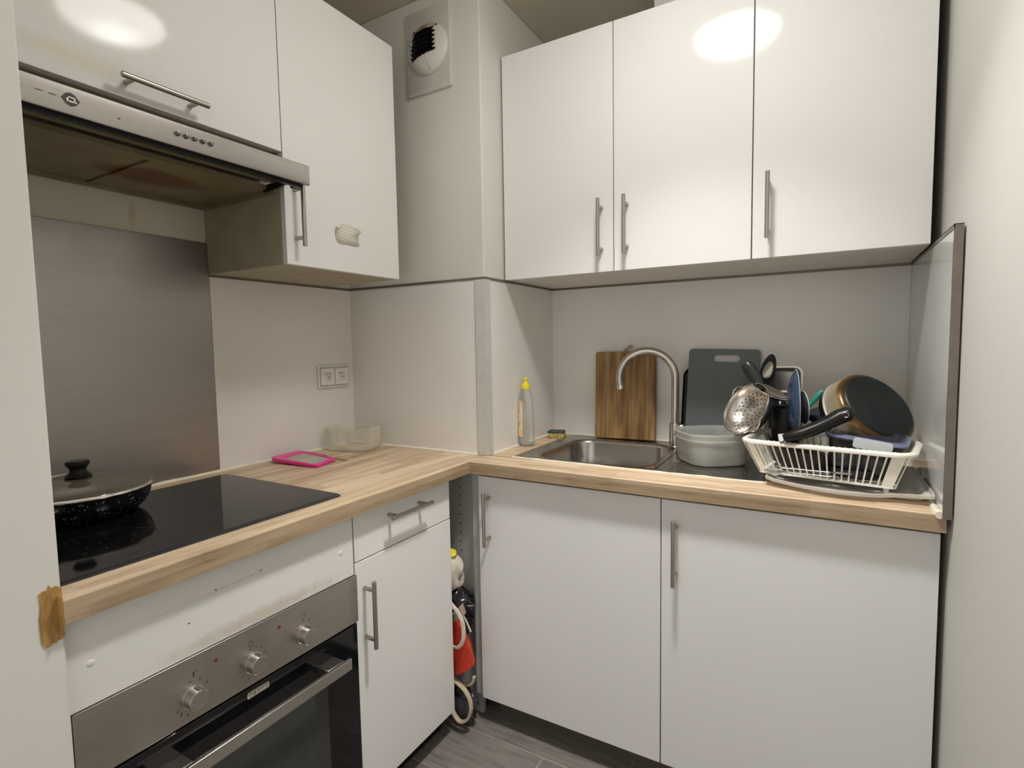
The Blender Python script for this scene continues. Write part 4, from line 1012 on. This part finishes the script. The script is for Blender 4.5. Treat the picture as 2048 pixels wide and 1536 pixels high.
for i in range(26):
    q = lerp(.10, .90, i / 25); p = Mr @ Vector((lerp(RCX - RHX, RCX + RHX, q), RCY - RHY + .0065, ZR + .001)); mb.lathe([(.0026, 0), (.0022, .0022), (0, .003)], 8, Matrix.Translation(p))
mb.build('rim_studs', M_rackpl, rk_)

# ------------------------------------------------------------------ things in the rack
def T_(o_, z, x=None): return frame(o_, z, x)
# big saucepan, base up
nb = Vector((.56, -.56, .61)).normalized()
Pb = Vector((1.742, -.388, 1.104))
Mp = T_(Pb, -nb)                 # local +z = toward the opening
sp_ = thing('saucepan', 'upturned stainless saucepan with burnt brown edge and black base', 'saucepan', Pb)
def at_local(mb, M_): return mb
pot = MB().lathe([(0, .002), (.094, .002), (.101, .006), (.105, .014), (.107, .025), (.108, .040), (.109, .055), (.1125, .057), (.1125, .059), (.1065, .059), (.1055, .04), (.103, .014), (.094, .006), (0, .005)], 64)
po = pot.build('pan_body', M_burnt, sp_)
po.matrix_parent_inverse = sp_.matrix_basis.inverted(); po.matrix_basis = Mp
bo = MB().lathe([(0, -.003), (.086, -.003), (.0895, -.0015), (.092, .002), (.092, .004)], 64, Mp).build('pan_base', simple('black_pan_base', (.013, .016, .015), .42, var=.2, nscale=20, spec=.25), sp_)
MB().lathe([(.1065, .059), (.1110, .059), (.1115, .074), (.1105, .076), (.105, .076), (.1065, .059)], 64, Mp).build('black_rim_band', M_black, sp_)

# pan whose handle sticks out at the front
ph = thing('frying_pan', 'dark frying pan lying in the rack with its black handle over the rim', 'pan', (1.56, -.42, .96))
Pc = Vector((1.575, -.425, .938)); Mq = T_(Pc, (.10, .12, 1))
MB().lathe([(0, 0), (.066, 0), (.074, .004), (.080, .022), (.084, .040), (.082, .041), (.077, .022), (.071, .007), (0, .003)], 44, Mq).build('pan_body', M_purple, ph)
hp = [Vector(p) for p in ((1.5330, -.5230, 1.027), (1.550, -.5230, 1.033), (1.575, -.518, 1.041), (1.605, -.512, 1.055), (1.635, -.506, 1.072), (1.656, -.502, 1.086), (1.672, -.499, 1.093), (1.681, -.497, 1.094))]
MB().tube(hp, [.012, .0165, .0195, .0205, .0215, .0235, .0220, .013], 18, flat=.8).build('pan_handle', M_black, ph)
MB().loft([[Vector((x, -.519 + dy_, z)) for x, z in ((1.520, 1.036), (1.545, 1.040), (1.549, 1.0345), (1.538, 1.030), (1.530, 1.017), (1.523, 1.019))] for dy_ in (-.008, .008)]).tube([(1.535, -.50, 1.020), (1.54, -.48, .99), (1.55, -.47, .965)], .005, 8).build('handle_bracket', M_chrome, ph)
MB().lathe([(.0048, 0), (.0062, .0012), (.0075, 0)], 18, T_((1.6665, -.5228, 1.0925), (0, -1, .05))).build('handle_ring', M_handle, ph)
MB().lathe([(0, 0), (.0050, .0001)], 18, T_((1.6665, -.5232, 1.0925), (0, -1, .05))).build('handle_hole', M_sidey, ph)

# colander
co = thing('colander', 'stainless steel colander tilted over the rack edge toward the sink', 'colander', (1.44, -.34, 1.07))
ax = Vector((-.62, -.62, .50)).normalized()       # opening direction
Cc = Vector((1.420, -.352, 1.080)); Mcq = T_(Cc, ax)
Rr = .082
shell = MB(); nr, ns = 16, 80
holes = []
for ring, (rr, cnt) in enumerate(((.0, 1), (.013, 6), (.026, 12), (.039, 18), (.052, 24), (.0625, 28), (.0685, 30))):
    for k in range(cnt):
        a = 2 * PI * k / cnt + ring * .3; holes.append((rr * math.cos(a), rr * math.sin(a)))
prof = []
for i in range(nr + 1):
    t = i / nr * PI / 2 * .96; prof.append((Rr * math.sin(t), -.058 * math.cos(t)))
shell.lathe(prof, ns, Mcq)
shell.build('bowl', M_soft, co, solid=.0012, ang=60)
hm = MB()
for hx_, hy_ in holes:
    rr = math.hypot(hx_, hy_)
    if rr > Rr * .85: continue
    zq = -.058 * math.sqrt(max(0, 1 - (rr / Rr) ** 2)); nz = Vector((-hx_ / Rr ** 2, -hy_ / Rr ** 2, -zq / .058 ** 2)).normalized()
    for sgn in (1, -1):
        p = Vector((hx_, hy_, zq)) + nz * .0012 * sgn
        hm.lathe([(.0021, 0), (0, 0)], 8, Mcq @ T_(p, nz * sgn))
hm.build('drain_holes', M_sidey, co, recalc=False)
MB().tube([Mcq @ Vector((Rr * 1.0 * math.cos(a), Rr * 1.0 * math.sin(a), -.002)) for a in [2 * PI * i / 60 for i in range(60)]], .0026, 8, close=True).build('rolled_rim', M_chrome, co)
for a0 in (math.radians(55), math.radians(235)):
    MB().tube([Mcq @ Vector(((Rr + .001 + .017 * math.sin(PI * k / 10)) * math.cos(a0 + (k - 5) * .055), (Rr + .001 + .017 * math.sin(PI * k / 10)) * math.sin(a0 + (k - 5) * .055), -.002)) for k in range(11)], .0026, 8).build('ear_handle', M_chrome, co)

# black pot behind colander
bp = thing('cooking_pot', 'tall narrow black pot standing in the rack right of the colander', 'pot', (1.526, -.305, .93))
MB().lathe([(0, 0), (.032, 0), (.036, .004), (.040, .13), (.0425, .148), (.0400, .148), (.037, .13), (.033, .006), (0, .004)], 44, T_((1.526, -.305, ZBt + .004), (.0, 0, 1))).build('pot_body', M_black, bp)

# ladle/skimmer with thick dark handle
la = thing('skimmer', 'round steel skimmer with thick dark handle resting on the colander', 'utensil', (1.48, -.32, 1.12))
dn = Vector((.28, -.15, .95)).normalized(); Ml = T_((1.482, -.325, 1.1255), (.46, -.12, .88), (1, 0, -.5))
MB().lathe([(0, -.010), (.02, -.009), (.042, -.004), (.052, .002), (.054, .004), (.0535, .0055), (.042, -.002), (.02, -.007), (0, -.008)], 44, Ml).build('dish', M_chrome, la)
MB().tube([(1.462, -.320, 1.133), (1.452, -.312, 1.150), (1.438, -.305, 1.172), (1.424, -.300, 1.193), (1.416, -.298, 1.205), (1.4135, -.297, 1.2085)], [.009, .0150, .0185, .0185, .0160, .0130], 16, flat=.6, up=(0, 1, 0)).build('grip', simple('dark_grey_grip', (.022, .024, .022), .3, var=.15, spec=.35), la)
MB().lathe([(0, .0012), (.006, .001), (.0085, 0)], 16, T_((1.4135, -.2975, 1.2085), (-.6, -.2, .78))).build('end_cap', M_chrome, la)

# black loop-edged spoon
ls = thing('serving_spoon', 'black-edged serving spoon standing head up in the rack', 'utensil', (1.47, -.25, 1.15))
Ms_ = Matrix.Translation((1.4720, -.262, 1.188)) @ Matrix.Rotation(math.radians(24), 4, 'Z') @ Matrix.Rotation(math.radians(8), 4, 'Y') @ Matrix.Rotation(PI / 2, 4, 'X')
def leaf(k, z):
    pts = []
    for i in range(28):
        a = 2 * PI * i / 28; c_, s_ = math.cos(a), math.sin(a); wdt = .0215 * (1 - .25 * s_) * (1 + .15 * (s_ > 0) * s_)
        pts.append(Ms_ @ Vector((wdt * k * c_ + .004 * s_, (.048 - (1 - k) * .018) * s_ * (k if k < 1 else 1) , z)))
    return pts
MB().loft([leaf(1, 0), leaf(1.02, .004), leaf(.64, .004), leaf(.62, 0)], close=True).build('black_edge', M_black, ls, bevel=.001)
MB().loft([leaf(.66, .0008), leaf(.4, -.005), leaf(.05, -.007)], False, True).build('spoon_bowl', simple('worn_beige_plastic', (.38, .35, .27), .4, var=.15), ls, solid=.0012)
MB().tube([(1.4745, -.262, 1.143), (1.478, -.268, 1.10), (1.484, -.275, 1.03), (1.488, -.28, .96)], [.006, .005, .005, .006], 10).build('spoon_handle', M_black, ls)

# steel rectangular dish standing on end behind
sd = thing('steel_dish', 'rectangular stainless steel dish standing on end behind the blue plate', 'dish', (1.52, -.17, .95))
Md = Matrix.Translation((1.512, -.205, 1.0655)) @ Matrix.Rotation(math.radians(12), 4, 'Z') @ Matrix.Rotation(math.radians(-4), 4, 'X') @ Matrix.Rotation(PI / 2, 4, 'X')
MB().loft([rrect(0, 0, .050 + d_, .128 + d_, .020 + d_ * .5, z, 6, Md) for d_, z in ((-.012, -.030), (-.009, -.032), (-.004, -.026), (0, 0), (.003, .0), (.003, .003), (-.0025, .003), (-.006, -.025), (-.012, -.029))], True, True).build('dish_body', M_soft, sd, ang=45)
MB().loft([rrect(.010, .024, .018 + d_, .030 + d_, .006, z, 4, Md) for d_, z in ((0, -.0285), (0, -.024), (-.004, -.0235), (-.004, -.0285))], close=True).build('embossed_square', M_chrome, sd)

# blue plate and small bowl on edge
bpz = thing('blue_plate', 'dark blue plate standing on edge in the dish rack', 'plate', (1.55, -.38, .93))
axp = Vector((.965, -.06 + .20, .02)).normalized(); Mpl = T_((1.546, -.375, 1.0985), axp)
MB().lathe([(0, -.012), (.045, -.012), (.052, -.011), (.075, -.004), (.094, .005), (.0965, .007), (.0945, .0085), (.074, .000), (.05, -.007), (0, -.008)], 56, Mpl).build('plate_body', M_blue, bpz)
MB().tube([Mpl @ Vector((.0962 * math.cos(a), .0962 * math.sin(a), .0078)) for a in [2 * PI * i / 64 for i in range(64)]], .0013, 6, close=True).build('pale_rim', simple('pale_blue_rim', (.30, .35, .40), .2, var=.05), bpz)
bb = thing('small_bowl', 'small dark bowl with pale rim tilted on edge beside the blue plate', 'bowl', (1.585, -.36, 1.08))
Mbb = T_((1.571, -.352, 1.088), (.93, .32, .05))
MB().lathe([(0, -.022), (.018, -.021), (.036, -.013), (.046, .0), (.0445, .0005), (.035, -.011), (.018, -.018), (0, -.019)], 44, Mbb).build('bowl_body', simple('dark_slate_ceramic', (.05, .055, .065), .2, var=.15), bb)
MB().tube([Mbb @ Vector((.0455 * math.cos(a), .0455 * math.sin(a), .0005)) for a in [2 * PI * i / 48 for i in range(48)]], .0014, 6, close=True).build('pale_rim', M_gripw, bb)

# teal handled tool + clear bowl
te = thing('peeler', 'teal handled peeler poking up beside the saucepan', 'utensil', (1.59, -.25, 1.08))
MB().tube([(1.573, -.25, 1.068), (1.588, -.248, 1.090), (1.603, -.246, 1.110), (1.613, -.245, 1.122), (1.622, -.245, 1.1235), (1.624, -.245, 1.115)], [.0045, .0065, .0080, .0075, .006, .004], 14, flat=.6, up=(0, 1, 0)).build('grip', M_teal, te)
MB().tube([(1.573, -.25, 1.068), (1.560, -.255, 1.04), (1.55, -.26, .99)], [.004, .003, .003], 8).build('blade', M_chrome, te)
gbz = thing('glass_bowl', 'smoky glass bowl lying between the blue plate and the saucepan', 'bowl', (1.62, -.33, 1.04))
MB().lathe([(0, -.038), (.02, -.037), (.038, -.025), (.048, -.008), (.050, .004), (.0485, .004), (.045, -.008), (.035, -.023), (.018, -.034), (0, -.035)], 40, T_((1.622, -.330, 1.078), (-.25, -.1, .95))).build('bowl_body', M_boxglass, gbz)

# food box with blue gasket lid
fb_ = thing('food_box', 'smoky glass food box with blue lid seal and clear latch in the rack front', 'container', (1.70, -.47, 1.0))
Mf = Matrix.Translation((1.7120, -.462, 1.001)) @ Matrix.Rotation(math.radians(-10), 4, 'Z') @ Matrix.Rotation(math.radians(6.5), 4, 'Y') @ Matrix.Rotation(math.radians(5), 4, 'X')
MB().loft([rrect(0, 0, .078 + d_, .052 + d_, .022, z, 6, Mf) for d_, z in ((-.012, -.045), (-.008, -.044), (0, .028), (-.003, .028), (-.011, -.040))], True, True).build('box_body', M_boxglass, fb_)
lidb = MB().loft([rrect(0, 0, .084 + d_, .058 + d_, .026, z, 6, Mf) for d_, z in ((-.004, .028), (0, .029), (.001, .036), (-.004, .040), (-.014, .041), (-.018, .037))], True, True).build('lid', M_boxglass, fb_)
MB().loft([rrect(0, 0, .0845 + d_, .0585 + d_, .026, z, 6, Mf) for d_, z in ((-.006, .0395), (.0012, .0385), (.0018, .034), (-.007, .0415))], close=True).build('blue_seal', M_bluegasket, lidb)
lt = MB(); Mlt = Mf @ Matrix.Translation((.020, -.0635, .030)) @ Matrix.Rotation(math.radians(78), 4, 'X')
lt.loft([rrect(0, 0, .040, .0125, .006, z, 5, Mlt) for z in (0, .003)]); lt.build('latch', M_flap, lidb, bevel=.0008)

# dark lower contents
o = thing('cooking_pot', 'dark low pan filling the right end of the rack', 'pot', (1.70, -.44, .935))
MB().lathe([(0, 0), (.062, 0), (.067, .004), (.071, .022), (.069, .022), (.064, .006), (0, .004)], 44, T_((1.695, -.445, ZBt + .005), (0, 0, 1))).build('pot_body', M_purple, o)
def fork(x, y, z, dx_, dy_, dz_, lab, L=.15):
    o = thing('fork', lab, 'cutlery', (x, y, z), None); d_ = Vector((dx_, dy_, dz_)).normalized(); p = Vector((x, y, z)); sd_ = d_.cross(Vector((0, 0, 1))).normalized()
    mb = MB(); mb.tube([p, p + d_ * L * .35, p + d_ * L * .72], [.0035, .0022, .0030], 8, flat=.5)
    q = p + d_ * L * .72
    mb.tube([q - d_ * .002, q + d_ * .012], [.003, .009], 8, flat=.25)
    for k in (-1.5, -.5, .5, 1.5): mb.tube([q + d_ * .011 + sd_ * k * .0045, q + d_ * .045 + sd_ * k * .0045], [.0014, .0008], 6)
    mb.build('fork_body', simple('dull_cutlery_steel', (.30, .28, .25), .45, metal=1, var=.1), o); return o
fork(1.530, -.520, .9485, 1, -.13, .02, 'steel fork lying along the front bars inside the rack, higher of two')
fork(1.640, -.523, .9375, -1, .12, -.02, 'steel fork lying on the rack floor, lower of two')

# ------------------------------------------------------------------ bags in the corner gap
def blob(name, mat, parent, cx, cy, cz, hx, hy, hz, seed, amp=.15, n=1.0):
    rnd = random.Random(seed); mb = MB(); ph = [(rnd.uniform(1, 4), rnd.uniform(0, 6), rnd.uniform(1, 5)) for _ in range(5)]
    rings = []; NR = 18; NS = 28
    for i in range(1, NR):
        t = PI * i / NR; ring = []
        for j in range(NS):
            a = 2 * PI * j / NS; d_ = 1 + sum(amp / (k + 1) * math.sin(p0 * 1.7 * a + p1 + p2 * 2.1 * t) for k, (p0, p1, p2) in enumerate([(round(p[0]), p[1], p[2]) for p in ph]))
            ring.append(Vector((cx + hx * math.sin(t) * math.cos(a) * d_, cy + hy * math.sin(t) * math.sin(a) * d_, cz + hz * math.cos(t) * (1 + (d_ - 1) * .5))))
        rings.append(ring)
    mb.loft(rings); return mb.build(name, mat, parent, ang=80)
b1 = thing('cotton_bag', 'crumpled cream cotton bag with drawstring hanging in the corner gap', 'bag', (.55, -.63, .45))
blob('bag_body', M_cream, b1, .545, -.632, .515, .040, .045, .060, 4, .2)
MB().tube(smooth([(.560, -.66, .52), (.568, -.682, .475), (.583, -.690, .445), (.612, -.690, .420), (.630, -.690, .390), (.634, -.690, .350), (.626, -.690, .318), (.606, -.690, .298), (.584, -.690, .302), (.566, -.690, .322), (.553, -.690, .335)]), .0068, 10, flat=.5).build('drawstring', M_cream, b1)
MB().tube([(.607, -.660, .40), (.626, -.660, .375), (.640, -.658, .345)], .003, 8).build('drawstring', M_cream, b1)
o = blob('yellow_cloth', M_yellow, None, .538, -.625, .577, .022, .02, .014, 9, .25); tag(o, 'small yellow cloth on top of the cream bag', 'cloth')
o = blob('bin_bag', M_blackbag, None, .555, -.628, .375, .058, .048, .092, 12, .22); tag(o, 'shiny black plastic bag bunched in the corner gap', 'bag')
rb = thing('shopping_bag', 'red and tan folded shopping bag standing in the corner gap', 'bag', (.57, -.63, .1))
mb = MB(); 
def sheet(pts, th=.012):
    mb.loft([[Vector(p) for p in pts], [Vector(p) + Vector((-.01, th * 1.6, 0)) for p in pts]])
sheet([(0.570, -0.676, 0.353), (0.600, -0.680, 0.383), (0.616, -0.680, 0.360), (0.642, -0.674, 0.300), (0.653, -0.667, 0.235), (0.630, -0.674, 0.213), (0.590, -0.680, 0.189), (0.576, -0.680, 0.260)], .018)
mb.build('red_panel', M_redbag, rb, bevel=.004, seg=3)
mb = MB(); sheet([(0.530, -0.672, 0.370), (0.585, -0.678, 0.403), (0.613, -0.676, 0.430), (0.622, -0.672, 0.395), (0.598, -0.676, 0.375), (0.565, -0.674, 0.347), (0.570, -0.676, 0.265), (0.586, -0.676, 0.193), (0.550, -0.672, 0.175), (0.525, -0.670, 0.185)], .02)
mb.build('tan_panel', M_tan, rb, bevel=.004, seg=3)
M_strap = simple('beige_webbing', (.50, .42, .29), .8, var=.12, nscale=90)
MB().tube(smooth([(.553, -.665, .190), (.553, -.672, .150), (.556, -.675, .105), (.575, -.678, .062), (.602, -.680, .040), (.630, -.678, .052), (.645, -.674, .090), (.638, -.672, .125), (.618, -.672, .150), (.590, -.672, .164), (.562, -.670, .172), (.555, -.66, .18)]), .0095, 10, flat=.55).build('strap', M_strap, rb)
MB().tube(smooth([(.555, -.655, .165), (.585, -.650, .150), (.615, -.648, .150), (.635, -.646, .165), (.640, -.646, .185)]), .0085, 10, flat=.55).build('strap', M_strap, rb)
o = blob('clear_bag', M_boxglass, None, .590, -.640, .072, .045, .022, .068, 21, .2); tag(o, 'crumpled transparent plastic bag on the floor of the corner gap', 'bag')
